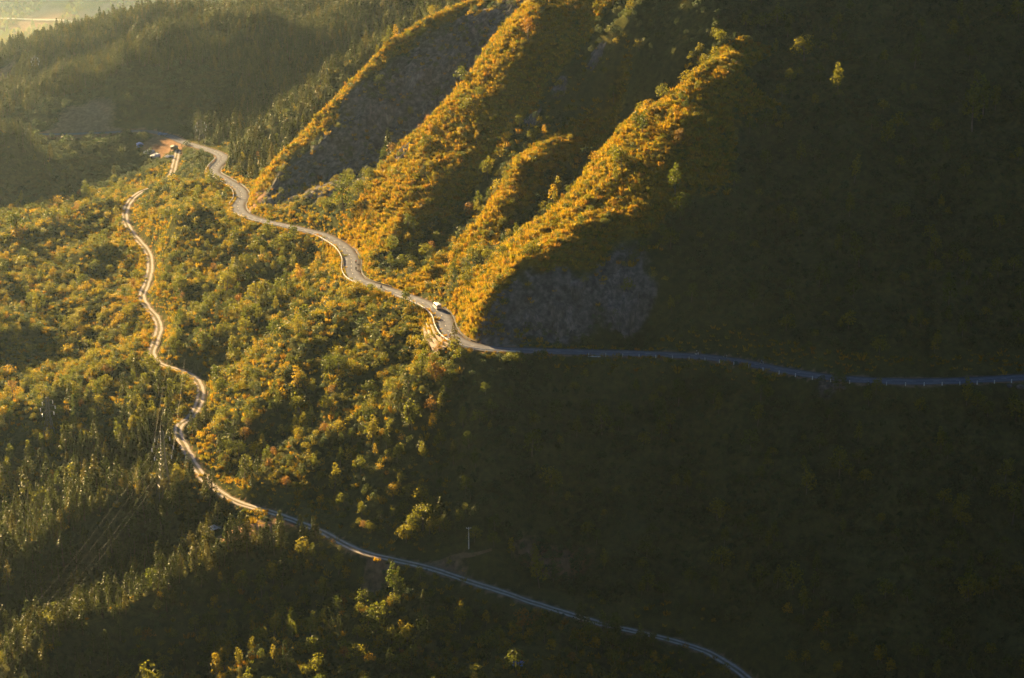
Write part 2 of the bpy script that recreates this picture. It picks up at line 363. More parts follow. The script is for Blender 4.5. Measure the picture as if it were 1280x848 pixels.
M['leaf_rust'] = foliage('rust_leaves', [(0,(.17,.09,.015)),(.6,(.23,.11,.018)),(1,(.18,.11,.03))], .4)
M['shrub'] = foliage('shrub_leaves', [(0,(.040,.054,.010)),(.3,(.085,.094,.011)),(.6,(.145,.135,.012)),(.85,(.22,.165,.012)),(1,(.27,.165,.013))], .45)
M['grass'] = foliage('dry_grass', [(0,(.085,.095,.010)),(.2,(.16,.14,.010)),(.45,(.24,.165,.010)),(.75,(.31,.19,.011)),(1,(.25,.12,.012))], .4)

# ------------------------------------------------------------------ mesh helpers
def mesh_obj(name, verts, faces, mat, parent=None, smooth_=False):
    me = bpy.data.meshes.new(name); me.from_pydata([tuple(v) for v in verts], [], faces); me.update()
    if mat: me.materials.append(mat)
    if smooth_: me.shade_smooth()
    o = bpy.data.objects.new(name, me); C.objects.link(o)
    if parent: o.parent = parent
    return o
def tag(o, label=None, cat=None, group=None, kind=None):
    if label: o['label'] = label
    if cat: o['category'] = cat
    if group: o['group'] = group
    if kind: o['kind'] = kind
    return o
def empty(name, loc, rz=0.0, **kw):
    o = bpy.data.objects.new(name, None); C.objects.link(o); o.location = loc; o.rotation_euler = (0,0,rz); o.empty_display_size = .5
    return tag(o, **kw)
def copy_part(o, parent):
    c = o.copy(); C.objects.link(c); c.parent = parent; return c
def copy_tree(o, parent=None):
    c = o.copy(); C.objects.link(c); c.parent = parent
    for ch in o.children: copy_tree(ch, c)
    return c
class MB:
    """collects boxes, bars, tubes and surfaces of revolution for ONE mesh"""
    def __init__(self): self.v = []; self.f = []
    def add(self, vs_, fs):
        k = len(self.v); self.v += [tuple(x) for x in vs_]; self.f += [tuple(i+k for i in f) for f in fs]
    def box(self, c, s, taper=1.0, rz=0):
        x,y,z = (k/2 for k in s); cr, sr = math.cos(rz), math.sin(rz)
        pts = [(sx*x*(taper if sz>0 else 1), sy*y*(taper if sz>0 else 1), sz*z) for sz in (-1,1) for sx,sy in ((-1,-1),(1,-1),(1,1),(-1,1))]
        self.add([(c[0]+p[0]*cr-p[1]*sr, c[1]+p[0]*sr+p[1]*cr, c[2]+p[2]) for p in pts], [(3,2,1,0),(4,5,6,7),(0,1,5,4),(1,2,6,5),(2,3,7,6),(3,0,4,7)])
    def tube(self, pts, rads, sides=6):
        pts = [Vector(p) for p in pts]; rings = []
        for i, p in enumerate(pts):
            t = (pts[min(i+1,len(pts)-1)]-pts[max(i-1,0)]).normalized()
            u = t.cross(Vector((0,0,1)) if abs(t.z) < .9 else Vector((1,0,0))).normalized(); w = t.cross(u)
            r = rads[i] if hasattr(rads,'__len__') else rads
            rings.append([p+(u*math.cos(a)+w*math.sin(a))*r for a in [2*math.pi*k/sides for k in range(sides)]])
        vs_ = [q for r in rings for q in r]; fs = []
        for i in range(len(rings)-1):
            for k in range(sides): fs.append((i*sides+k, i*sides+(k+1)%sides, (i+1)*sides+(k+1)%sides, (i+1)*sides+k))
        fs += [tuple(range(sides))[::-1], tuple(range((len(rings)-1)*sides, len(rings)*sides))]
        self.add(vs_, fs)
    def build(self, name, mat, parent=None, smooth_=False): return mesh_obj(name, self.v, self.f, mat, parent, smooth_)
def G(px, py, Y0=600, Y1=2500):
    """where a sight line meets the ground"""
    d = ray(px, py); ys = np.arange(Y0, Y1, .5); zs = ys*d[2]/d[1]; xs = ys*d[0]/d[1]
    hit = np.nonzero(ground_z(xs, ys) > zs)[0]; k = hit[0] if len(hit) else -1
    return Vector((xs[k], ys[k], float(ground_z(xs[k], ys[k]))+H))
def gz(x, y): return float(ground_z(x, y))+H

# ------------------------------------------------------------------ terrain sheet
def blur(a, n=6):
    a = a.astype(float)
    for _ in range(n): a[1:-1,1:-1] = (a[:-2,1:-1]+a[2:,1:-1]+a[1:-1,:-2]+a[1:-1,2:]+a[1:-1,1:-1])/5
    return a
dz_dy, dz_dx = np.gradient(ZZ, GY, GX); slope = np.hypot(dz_dx, dz_dy)
dry = blur(np.isin(KK,[CLS.index('grass')]), 8) + .55*(KK == CLS.index('far'))
rock = np.clip(rockm*0.62 + np.clip((slope-1.2)/.5,0,1)*.8*np.clip(rockm*3,0,1), 0, 1)*(1-np.clip(dry,0,1)*.3)
bare = np.clip((5.2-Du)/1.2,0,1)*.75 + np.clip((3.4-Dl)/1.0,0,1)*.7
def patch(px, py, rx, ry, amt, field, far=False):
    p = G(px, py, 4000, 7500) if far else G(px, py); field += amt*np.exp(-(((XX-p.x)/rx)**2+((YY-p.y)/ry)**2)**2)
for a_ in ((198,178,12,15,.9),(207,192,7,14,1.0),(310,662,16,10,.7),(285,668,7,7,.9),(690,705,18,8,.6),(235,690,12,8,.6),(470,725,8,5,.6),(560,712,10,4,.5),(105,150,22,30,.8),(6,96,9,26,.75),(318,252,6,12,1.0)):
    patch(*a_, bare)
for a_ in ((772,378,9,5,1.0),(610,420,6,5,.8),(700,420,14,5,.6),(350,262,5,6,.5),(1035,482,4,3,1)):
    patch(*a_, rock)
for a_ in ((52,14,60,80,1.0),(60,22,40,70,1.0),(108,18,24,80,.9),(146,8,50,80,.8),(30,34,80,80,.6),(70,38,55,40,.7)): patch(*a_, bare, True)
ny, nx = XX.shape
verts = np.stack([XX.ravel(), YY.ravel(), ZZ.ravel()+H],1)
idx = np.arange(ny*nx).reshape(ny,nx)
quads = np.stack([idx[:-1,:-1],idx[:-1,1:],idx[1:,1:],idx[1:,:-1]],-1).reshape(-1,4)
me = bpy.data.meshes.new('terrain')
me.vertices.add(len(verts)); me.vertices.foreach_set('co', verts.ravel().astype(np.float32))
me.loops.add(quads.size); me.loops.foreach_set('vertex_index', quads.ravel().astype(np.int32))
me.polygons.add(len(quads)); me.polygons.foreach_set('loop_start', np.arange(0,quads.size,4,dtype=np.int32)); me.polygons.foreach_set('loop_total', np.full(len(quads),4,np.int32))
me.update(calc_edges=True); me.shade_smooth(); me.materials.append(M['ground'])
for nm, arr in (('dry',dry),('rock',rock),('bare',np.clip(bare,0,1))):
    at = me.attributes.new(nm,'FLOAT','POINT'); at.data.foreach_set('value', arr.ravel().astype(np.float32))
terrain = bpy.data.objects.new('terrain', me); C.objects.link(terrain); tag(terrain, kind='structure')

def frame_of(road):
    p = road[:,:2]; t = np.gradient(p, axis=0); t /= np.linalg.norm(t,axis=1)[:,None]
    return p, t, np.stack([-t[:,1],t[:,0]],1)
def ribbon(name, road, half, lift, mat, off=0.0, crown=0.0, wob=0.0, follow=False):
    p, t, nrm = frame_of(road); vs_, fs, uvs = [], [], []; cols = (-1,-.5,0,.5,1)
    s = np.r_[0, np.cumsum(np.linalg.norm(np.diff(p,axis=0),axis=1))]
    for i in range(len(road)):
        e = wob*np.array([perlin(np.array([s[i]/7.]),np.array([3.3]),5)[0], perlin(np.array([s[i]/7.]),np.array([9.1]),6)[0]])
        for c in cols:
            hw = half + (e[0] if c<0 else e[1])*abs(c)
            q = p[i]+nrm[i]*(hw*c+off); z = gz(q[0],q[1])+lift if follow else road[i,2]+H+lift+crown*(1-c*c)
            vs_.append((q[0],q[1],z)); uvs.append(((c+1)/2, s[i]/10))
    k = len(cols)
    for i in range(len(road)-1):
        for j in range(k-1): fs.append(((i+1)*k+j,(i+1)*k+j+1,i*k+j+1,i*k+j))
    o = mesh_obj(name, vs_, fs, mat, None, True)
    ul = o.data.uv_layers.new(name='UVMap'); li = np.empty(len(o.data.loops), np.int32); o.data.loops.foreach_get('vertex_index', li)
    ul.data.foreach_set('uv', np.array(uvs)[li].ravel().astype(np.float32))
    return o
road_o = tag(ribbon('road', upper, 3.6, 0.0, M['asphalt'], 0, .04, .35), kind='structure')
track_o = tag(ribbon('dirt_track', lower, 2.2, 0.0, M['track'], 0, .03, .5), kind='structure')
tag(ribbon('gravel_road', far_road, 9.0, 2.5, M['track'], 0, 0, 1.5, True), kind='structure')
path = resample([tuple(G(*q))for q in ((520,706),(545,706),(570,700),(595,694),(615,689))], 2.0); path[:,2] -= H
tag(ribbon('footpath', path, .5, .15, M['soil'], 0, 0, .3, True), kind='structure')
# dashes of the centre line and the edge lines
s_up = np.r_[0, np.cumsum(np.linalg.norm(np.diff(upper[:,:2],axis=0),axis=1))]
def station(s, off, lift=0.0):
    pu, tu, nu = FR; i = min(int(np.searchsorted(s_up, s)), len(upper)-1)
    q = pu[i]+nu[i]*off; return Vector((q[0],q[1],upper[i,2]+H+lift)), math.atan2(tu[i][1],tu[i][0])
FR = frame_of(upper)
mk = MB()
for k in range(60, len(upper)-3, 4):
    (pu, tu, nu) = FR; a_, b_ = k, k+1
    q = [pu[a_]-nu[a_]*.1, pu[b_]-nu[b_]*.1, pu[b_]+nu[b_]*.1, pu[a_]+nu[a_]*.1]
    mk.add([(*q[0],upper[a_,2]+H+.052),(*q[1],upper[b_,2]+H+.052),(*q[2],upper[b_,2]+H+.052),(*q[3],upper[a_,2]+H+.052)], [(0,1,2,3)])
mk.build('centre_line_dashes', M['line'], road_o)['kind'] = 'stuff'
# ------------------------------------------------------------------ plants
rng = np.random.default_rng(11)
def leaf_mesh(name, blobs, mat, outward=.5, squash=1.0):
    """leaf-sized faces spread through the volume of several lobes; blobs = (centre, radii, count, leaf size)"""
    vs_, fs = [], []
    for c, r, k, sz in blobs:
        u = rng.normal(size=(k,3)); u /= np.linalg.norm(u,axis=1)[:,None]
        rad = rng.uniform(.35,1.0,k)**.55
        p = np.array(c)+u*rad[:,None]*np.array(r)
        nrm = u*outward + rng.normal(size=(k,3))*.55 + np.array((0,0,.25)); nrm /= np.linalg.norm(nrm,axis=1)[:,None]
        a = np.cross(nrm, rng.normal(size=(k,3))); a /= np.linalg.norm(a,axis=1)[:,None]; b_ = np.cross(nrm,a)
        s1 = sz*rng.uniform(.6,1.25,k)[:,None]; s2 = s1*rng.uniform(.5,.9,k)[:,None]
        k0 = len(vs_)
        q = np.stack([p-a*s1*.5, p-b_*s2*.5+nrm*s1*.06, p+a*s1*.5, p+b_*s2*.5-nrm*s1*.05],1).reshape(-1,3)
        vs_ += [tuple(x) for x in q]; fs += [(k0+4*i,k0+4*i+1,k0+4*i+2,k0+4*i+3) for i in range(k)]
    me = bpy.data.meshes.new(name); me.from_pydata(vs_,[],fs); me.update(); me.materials.append(mat); return me
def trunk_mesh(name, h, r, mat, limbs=4, spread=1.0, start=.45):
    mb = MB(); lean = rng.normal(0,.12,2)*h*.3
    mb.tube([(0,0,-.5),(lean[0]*.3,lean[1]*.3,h*.4),(lean[0],lean[1],h)],[r*1.2,r*.8,r*.25],6)
    for k in range(limbs):
        z = h*(start+(.9-start)*k/max(1,limbs)); a = k*2.4+rng.uniform(0,1); l = spread*rng.uniform(.7,1.2)
        f = z/h; mb.tube([(lean[0]*f,lean[1]*f,z),(lean[0]*f+math.cos(a)*l*.5,lean[1]*f+math.sin(a)*l*.5,z+l*.25),(lean[0]*f+math.cos(a)*l,lean[1]*f+math.sin(a)*l,z+l*.55)],[r*.45,r*.3,r*.1],4)
    me = bpy.data.meshes.new(name); me.from_pydata(mb.v,[],mb.f); me.update(); me.materials.append(mat); return me
def broadleaf(h, w, lobes, leaves, size, slim=1.0):
    bl = []
    for k in range(lobes):
        a = k*2.4+rng.uniform(0,.8); f = k/max(1,lobes-1); z = h*(.38+.5*f)+rng.normal(0,.25)
        rr = w*.5*(.75-.45*f)*rng.uniform(.7,1.2); r = w*rng.uniform(.22,.34)
        bl.append(((math.cos(a)*rr,math.sin(a)*rr,z),(r,r,r*rng.uniform(.65,.95)*slim),leaves,size))
    return bl
def pine_blobs(h, w, size):
    bl = []; z = h*.2
    while z < h*.97:
        f = (z-h*.2)/(h*.8); R = w*.5*(1-f**1.4)*rng.uniform(.8,1.15)+.12; nb = 3 if f > .75 else 5
        a0 = rng.uniform(0,6)
        for k in range(nb):
            a = a0+2*math.pi*k/nb+rng.normal(0,.2); l = R*rng.uniform(.7,1.1)
            bl.append(((math.cos(a)*l*.68,math.sin(a)*l*.68,z+l*.12),(max(.3,l*.42),max(.3,l*.42),max(.28,l*.26)),9,size))
        z += h*.075*rng.uniform(.85,1.2)
    bl.append(((0,0,h*.98),(.25,.25,.6),10,size*.8))
    return bl
def grass_mesh(name, k, h, w, mat):
    vs_, fs = [], []
    for i in range(k):
        a = rng.uniform(0,6.28); r = w*.5*math.sqrt(rng.uniform()); x, y = r*math.cos(a), r*math.sin(a); b_ = rng.uniform(0,6.28); hh = h*rng.uniform(.5,1.1); ww = .09
        lx, ly = math.cos(a)*hh*.45+rng.normal(0,.1), math.sin(a)*hh*.45+rng.normal(0,.1); k0 = len(vs_)
        dx, dy = math.cos(b_)*ww, math.sin(b_)*ww
        vs_ += [(x-dx,y-dy,-.1),(x+dx,y+dy,-.1),(x+lx*.5+dx,y+ly*.5+dy,hh*.65),(x+lx*.5-dx,y+ly*.5-dy,hh*.65),(x+lx,y+ly,hh*.95)]
        fs += [(k0,k0+1,k0+2,k0+3),(k0+3,k0+2,k0+4)]
    me = bpy.data.meshes.new(name); me.from_pydata(vs_,[],fs); me.update(); me.materials.append(mat); return me
# kind -> list of (crown mesh, trunk mesh, natural height)
KIND = {'pine':[], 'green':[], 'yellow':[], 'rust':[], 'shrub':[], 'bramble':[], 'grass':[]}
for h, w in ((9.5,5.0),(11,5.2),(8,4.6),(10,4.2),(7,4.4)):
    KIND['pine'].append((leaf_mesh('pine_crown', pine_blobs(h,w,.62), M['pine']), trunk_mesh('pine_trunk', h*.95, .2, M['bark'], 3, .8, .5), h))
for h, w, lb, sl in ((6.5,5.0,9,1.0),(8,4.6,11,1.1),(5.5,5.5,9,.8),(9,3.6,11,1.4),(7,6.0,12,.9)):
    KIND['green'].append((leaf_mesh('tree_crown', broadleaf(h,w,lb,34,.62,sl), M['leaf_green']), trunk_mesh('tree_trunk', h*.8, .17, M['pale_bark'], 5, w*.35), h))
for h, w, lb, sl in ((5.5,3.6,8,1.2),(7.5,3.2,9,1.5),(4.6,4.2,7,.9)):
    KIND['yellow'].append((leaf_mesh('tree_crown', broadleaf(h,w,lb,32,.55,sl), M['leaf_yellow']), trunk_mesh('tree_trunk', h*.8, .14, M['pale_bark'], 5, w*.35), h))
for h, w, lb, sl in ((5.5,4.6,8,.9),(7,4.2,9,1.1)):
    KIND['rust'].append((leaf_mesh('tree_crown', broadleaf(h,w,lb,26,.55,sl), M['leaf_rust']), trunk_mesh('tree_trunk', h*.8, .15, M['pale_bark'], 6, w*.4), h))
for h, w, lb in ((2.2,3.2,6),(1.7,3.6,6),(2.9,2.8,6),(1.4,2.4,4),(2.4,4.2,8)):
    KIND['shrub'].append((leaf_mesh('shrub_foliage', [((c[0],c[1],c[2]-h*.1),r,k,s) for c,r,k,s in broadleaf(h,w,lb,26,.46,.9)] + [((0,0,h*.3),(w*.35,w*.35,h*.3),24,.46)], M['shrub']), trunk_mesh('shrub_stem', h*.6, .07, M['bark'], 4, w*.3, .15), h))
for h, w, lb in ((2.2,3.2,6),(1.7,3.6,6),(2.9,2.8,6),(1.5,2.6,4)):
    KIND['bramble'].append((leaf_mesh('shrub_foliage', [((c[0],c[1],c[2]-h*.1),r,k,s) for c,r,k,s in broadleaf(h,w,lb,26,.46,.9)] + [((0,0,h*.3),(w*.35,w*.35,h*.3),24,.46)], M['shrub_shade']), trunk_mesh('shrub_stem', h*.6, .07, M['bark'], 4, w*.3, .15), h))
for k, h, w in ((34,1.2,1.7),(28,.9,1.9),(40,1.5,1.5)):
    KIND['grass'].append((grass_mesh('grass_tuft', k, h, w, M['grass']), None, h))

DENS = {  # chance per 1.6 m cell: pine, tree, shrub, grass
 'grass':(0,.006,.17,.55),'scrub':(0,.020,.42,.28),'cliff':(0,.003,.13,.14),'pine':(.125,.010,.14,.03),'far':(0,0,0,0),'face':(0,.018,.42,0),
 'rock':(0,0,.07,.10),'scrubd':(0,.030,.42,0),'bush':(0,.014,.38,.32),'tree':(.006,.062,.32,.22),'dark':(.002,.006,.40,.0),'out':(.01,.02,.25,.05)}
def field(a, x, y):
    j = np.clip(np.searchsorted(GX,x)-1,0,len(GX)-2); i = np.clip(np.searchsorted(GY,y)-1,0,len(GY)-2); return a[i,j]
plants = {k:[] for k in KIND}                 # rows: x y z yaw tiltx tilty scale variant
def put(kind, x, y, sc, z=None):
    n_ = len(x)
    if n_ == 0: return
    z = ground_z(x,y)+H if z is None else z
    plants[kind].append(np.stack([x,y,z-.1,rng.uniform(0,6.283,n_),rng.normal(0,.06,n_),rng.normal(0,.06,n_),sc,rng.integers(0,len(KIND[kind]),n_)],1))
def cells(y0, y1, c):
    wy = 0.2217*1.04*1.16
    xs = np.arange(-wy*y1-25, wy*y1+25, c); ys = np.arange(y0, y1, c)
    x, y = np.meshgrid(xs, ys); x = (x+rng.uniform(-.5,.5,x.shape)*c*1.1).ravel(); y = (y+rng.uniform(-.5,.5,y.shape)*c*1.1).ravel()
    m = np.abs(x) < wy*y+25; x, y = x[m], y[m]
    z = ground_z(x,y); t = -z/y; m = (t > .118) & (t < .50)
    return x[m], y[m]
x, y = cells(630, 1345, 1.6)
# region class with ragged borders
cls = field(KK, x+5*perlin(x/12,y/12,71)+2*perlin(x/4,y/4,75), y+5*perlin(x/12,y/12,72)+2*perlin(x/4,y/4,76))
du, dl, ba, sl_ = field(Du,x,y), field(Dl,x,y), field(bare,x,y), field(slope,x,y)
clump = 1+.9*perlin(x/17,y/17,81)+.6*perlin(x/6,y/6,82)
u = rng.uniform(size=len(x)); taken = np.zeros(len(x), bool)
prob = np.array([DENS.get(CLS[k],(0,0,0,0)) for k in range(len(CLS))])[cls]
ok_tree = (du > 7.5) & (dl > 5.0) & (ba < .45); jn = np.array(PZ(246,192,-270)); ok_tree &= np.hypot((x-jn[0])/1.3, y-jn[1]) > 38
ok_low = (du > 5.0) & (dl > 3.3) & (ba < .6)
steep = np.clip(2.1-sl_,.25,1)
pp = prob[:,0]*np.clip(.5+clump*.5,.3,1.5); m = (u < pp) & ok_tree; put('pine', x[m], y[m], rng.lognormal(-.12,.22,m.sum())); taken |= m
u = rng.uniform(size=len(x)); pt = prob[:,1]*np.clip(clump,.1,2.2); m = (u < pt) & ok_tree & ~taken
hue = rng.uniform(size=len(x)); sc = rng.lognormal(-.28,.28,len(x))
for kind, lo_, hi_ in (('green',0,.76),('yellow',.76,.92),('rust',.92,1)):
    dk = np.isin(cls,[CLS.index('face'),CLS.index('scrubd'),CLS.index('dark')]); hh = np.where(dk, hue*.72, hue); q = m & (hh >= lo_) & (hh < hi_); put(kind, x[q], y[q], sc[q])
taken |= m
u = rng.uniform(size=len(x)); m = (u < prob[:,2]*np.clip(clump,.6,1.6)*steep) & ok_low & ~taken; sc = rng.lognormal(-.32,.33,len(x))*np.where(cls==CLS.index('grass'),.75,1)
shade_toned = np.isin(cls,[CLS.index(k) for k in ('face','scrubd','dark','pine','out')]) | ((cls==CLS.index('tree')) & (hue < .5)) | (np.isin(cls,[CLS.index('scrub'),CLS.index('cliff')]) & (hue < .6)) | ((cls==CLS.index('bush')) & (hue < .25)) | ((cls==CLS.index('grass')) & (hue < .3))  # mostly the shaded slopes, plus some others at random, get the shade-coloured shrub
sc *= np.clip((dl-2.2)/5.5,.4,1)*np.clip((du-3.2)/5.5,.45,1)
put('bramble', x[m&shade_toned], y[m&shade_toned], sc[m&shade_toned]); put('shrub', x[m&~shade_toned], y[m&~shade_toned], sc[m&~shade_toned]); taken |= m
u = rng.uniform(size=len(x)); m = (u < prob[:,3]*np.clip(steep*1.3,.2,1)) & (du > 4.3) & (dl > 2.9) & (ba < .75) & ~taken; put('grass', x[m], y[m], rng.lognormal(-.1,.25,m.sum()))
x, y = cells(760, 1200, 0.95); cls = field(KK, x+5*perlin(x/12,y/12,71), y+5*perlin(x/12,y/12,72)); du = field(Du,x,y)
m = ((cls == CLS.index('grass')) & (rng.uniform(size=len(x)) < .42) & (du > 4.3)) | ((du > 4.2) & (du < 8.5) & (rng.uniform(size=len(x)) < .35)); dl = field(Dl,x,y); m |= (dl > 2.9) & (dl < 9) & (rng.uniform(size=len(x)) < .3) & (du > 4.3); m &= dl > 2.8; put('grass', x[m], y[m], rng.lognormal(-.35,.28,m.sum()))
m = (cls == CLS.index('grass')) & (rng.uniform(size=len(x)) < .05) & (du > 4.8); put('shrub', x[m], y[m], rng.lognormal(-.85,.25,m.sum()))
# the hills behind the junction, then the far valley
x, y = cells(1345, 1860, 3.0); cls = field(KK,x,y); du = field(Du,x,y); ba = field(bare,x,y)
m = (rng.uniform(size=len(x)) < np.where(cls == CLS.index('pine'),.62,np.where(cls == CLS.index('dark'),0,.25))) & (du > 11) & (ba < .5); put('pine', x[m], y[m], rng.lognormal(-.05,.2,m.sum()))
m2 = (~m) & (rng.uniform(size=len(x)) < .55) & (du > 5) & (ba < .5); put('bramble', x[m2], y[m2], rng.lognormal(.1,.3,m2.sum()))
x, y = cells(1860, 6300, 14.0); m = x < 150; x, y = x[m], y[m]; dfr = np.full(len(x),1e9)
for q in far_road[::2]: dfr = np.minimum(dfr, np.hypot(x-q[0], y-q[1]))
m = (rng.uniform(size=len(x)) < .55) & (dfr > 12) & (field(bare,x,y) < .5); put('green', x[m], y[m], rng.lognormal(.6,.25,m.sum()))
ly = [G(px_,py_+9) for px_,py_ in ((984,765),(1022,785),(1030,782),(1032,812),(988,822),(1007,825),(1046,838),(1097,824),(1112,836),(1066,803),(160,552),(88,640),(150,605),(640,690))]
put('yellow', np.array([v.x for v in ly]), np.array([v.y for v in ly]), np.full(len(ly),.95))  # those on the dark slope: sunlight on crowns put in as yellow leaves
for k in plants: plants[k] = np.concatenate(plants[k])

# which plants the camera sees, and how large
def seen_size(rows, hgt):
    top = rows[:,2]+hgt*rows[:,6]*.8-H; Y = rows[:,1]; X = rows[:,0]
    k = 1/ np.maximum(Y*_cp - top*_sp, 1.0); px = 640+X*k/KT; py = 424-(Y*_sp+top*_cp)*k/KT
    ok = (px > 3) & (px < 1277) & (py > 3) & (py < 845)
    for f in np.linspace(.45,.985,70): ok &= (ground_z(X*f, Y*f) < top*f+.2)
    return np.where(ok, hgt*rows[:,6]*k, 0), px, py
def side(road, x, y):
    p, t, nn = frame_of(road); i = np.argmin((p[:,0]-x)**2+(p[:,1]-y)**2); return (x-p[i,0])*nn[i,0]+(y-p[i,1])*nn[i,1]
def where(kind, x, y, px):
    if kind == 'pine':
        if y < 870 and side(lower,x,y) < 0: return 'on the wooded ridges below the dirt track'
        if y > 1340: return 'on the forested hill behind the road junction'
        return 'on the wooded spur above the asphalt road' if side(upper,x,y) > 0 else 'in the scrub beside the dirt track'
    if side(upper,x,y) > 0: return 'on the mountainside above the asphalt road'
    if side(lower,x,y) > 0: return 'on the steep shaded slope below the asphalt road' if px > 610 else 'between the asphalt road and the dirt track'
    return 'below the dirt track' if y < 880 else 'on the low hills across the dirt track'
WORD = {'pine':('pine_tree','dark green pine tree','tree'),'green':('broadleaf_tree','green broadleaf tree','tree'),'yellow':('yellow_tree','yellow leaved tree','tree'),
        'rust':('rust_tree','rust brown leaved tree','tree'),'shrub':('shrub','low rounded ochre shrub','shrub'),'bramble':('bramble','low rounded dark green shrub','shrub')}
QUOTA = {'pine':280,'green':190,'yellow':60,'rust':30,'shrub':150,'bramble':120}
LOOK = {'pine':['broad','tall','short','slender','stout'],'green':['rounded','upright','spreading','slender','wide'],'yellow':['small','slender','bushy'],'rust':['rounded','upright'],'shrub':['rounded','flat topped','upright','tiny','wide'],'bramble':['rounded','flat topped','upright','tiny']}
MARKS = [(G(206,622),'beside the pylon in the scrub'),(G(270,666),'beside the pale roofed field shed'),(G(586,688),'beside the utility pole'),(G(648,836),'beside the blue tarpaulin in the wood'),(G(62,548),'beside the pylon across the dirt track'),(G(548,428),'under the stepped retaining wall'),(G(205,180),'beside the yard at the road junction'),(G(745,452),'beside the masonry headwall')]
R1 = [np.array(P(*q_)[:2]) for q_ in ((232,592,806),(130,640,792),(0,718,764))]; R2 = [np.array(P(*q_)[:2]) for q_ in ((290,680,748),(180,742,724),(30,838,694))]
def place(kind, x, y, px):
    for m_, w_ in MARKS:
        if math.hypot(m_.x-x, m_.y-y) < 14: return w_
    w_ = where(kind, x, y, px)
    if 'wooded ridges' in w_:
        d1_ = min(np.hypot(*(q_-(x,y))) for q_ in R1); d2_ = min(np.hypot(*(q_-(x,y))) for q_ in R2)
        w_ = 'on the wooded ridge running past the scrub pylon' if d1_ < d2_ else 'on the wooded ridge below the field shed'
    return w_
proto = {k:[None]*len(v) for k, v in KIND.items()}
rest = {}
for kind, rows in plants.items():
    if kind == 'grass': rest[kind] = rows; continue
    hg = np.array([v[2] for v in KIND[kind]])[rows[:,7].astype(int)]
    size, px, py = seen_size(rows, hg)
    order = np.argsort(-size); pick = [i for i in order[:QUOTA[kind]] if size[i] > 0]
    have = set(rows[pick,7].astype(int))
    for v in range(len(KIND[kind])):           # every variant stands somewhere in view
        if v not in have:
            for i in order:
                if int(rows[i,7]) == v: pick.append(i); break
    nm, words, cat = WORD[kind]
    for i in pick:
        r = rows[i]; v = int(r[7]); crown, trunk, h = KIND[kind][v]
        sz_ = ('large ' if r[6] > (1.25 if kind in ('shrub','bramble') else 1.1) else 'young ' if r[6] < .7 and kind not in ('shrub','bramble') else '')
        wd = LOOK[kind][v]; full = sz_+wd+' '+words.replace('low rounded ',''); lab = full+' '+place(kind, r[0], r[1], px[i])
        t = empty(nm, (r[0],r[1],r[2]), r[3], label=lab, cat=cat, group=lab.replace(full, {'pine':'pines','green':'green trees','yellow':'yellow trees','rust':'rust brown trees','shrub':'ochre shrubs','bramble':'dark green shrubs'}[kind]))
        t.rotation_euler = (r[4],r[5],r[3]); t.scale = (r[6],)*3
        pa, pb = ('foliage','stem') if kind in ('shrub','bramble') else ('crown','trunk')
        c_ = bpy.data.objects.new(pa, crown); C.objects.link(c_); c_.parent = t
        k_ = bpy.data.objects.new(pb, trunk); C.objects.link(k_); k_.parent = t
        if proto[kind][v] is None: proto[kind][v] = (c_, k_)
    rest[kind] = np.delete(rows, pick, 0)

def scatter(name, rows, protos, label, cat):
    me = bpy.data.meshes.new(name); me.vertices.add(len(rows)); me.vertices.foreach_set('co', rows[:,:3].ravel().astype(np.float32)); me.update()
    for nm, typ, arr in (('rot','FLOAT_VECTOR',rows[:,[4,5,3]]),('scl','FLOAT_VECTOR',np.repeat(rows[:,6:7],3,1)*np.array([1,1,1.])*(1+0*rows[:,:1]))):
        at = me.attributes.new(nm,typ,'POINT'); at.data.foreach_set('vector', arr.ravel().astype(np.float32))
    at = me.attributes.new('pick','INT','POINT'); at.data.foreach_set('value', rows[:,7].astype(np.int32))
    o = bpy.data.objects.new(name, me); C.objects.link(o); tag(o, label, cat, kind='stuff')
    ng = bpy.data.node_groups.new(name,'GeometryNodeTree')
    ng.interface.new_socket('Geometry', in_out='INPUT', socket_type='NodeSocketGeometry'); ng.interface.new_socket('Geometry', in_out='OUTPUT', socket_type='NodeSocketGeometry')
    N = ng.nodes; K = ng.links
    gi = N.new('NodeGroupInput'); go = N.new('NodeGroupOutput'); iop = N.new('GeometryNodeInstanceOnPoints')
    allj = N.new('GeometryNodeJoinGeometry')
    for parts in protos:
        j = N.new('GeometryNodeJoinGeometry')
        for p_ in parts:
            oi = N.new('GeometryNodeObjectInfo'); oi.inputs['Object'].default_value = p_; oi.transform_space = 'ORIGINAL'; K.new(oi.outputs['Geometry'], j.inputs[0])
        g2i = N.new('GeometryNodeGeometryToInstance'); K.new(j.outputs[0], g2i.inputs[0]); K.new(g2i.outputs[0], allj.inputs[0])
    def named(nm, dt):
        a_ = N.new('GeometryNodeInputNamedAttribute'); a_.data_type = dt; a_.inputs['Name'].default_value = nm; return a_.outputs['Attribute']
    K.new(gi.outputs[0], iop.inputs['Points']); K.new(allj.outputs[0], iop.inputs['Instance']); iop.inputs['Pick Instance'].default_value = True
    K.new(named('pick','INT'), iop.inputs['Instance Index']); K.new(named('rot','FLOAT_VECTOR'), iop.inputs['Rotation']); K.new(named('scl','FLOAT_VECTOR'), iop.inputs['Scale'])
    K.new(iop.outputs[0], go.inputs[0])
    md = o.modifiers.new('scatter','NODES'); md.node_group = ng
    return o
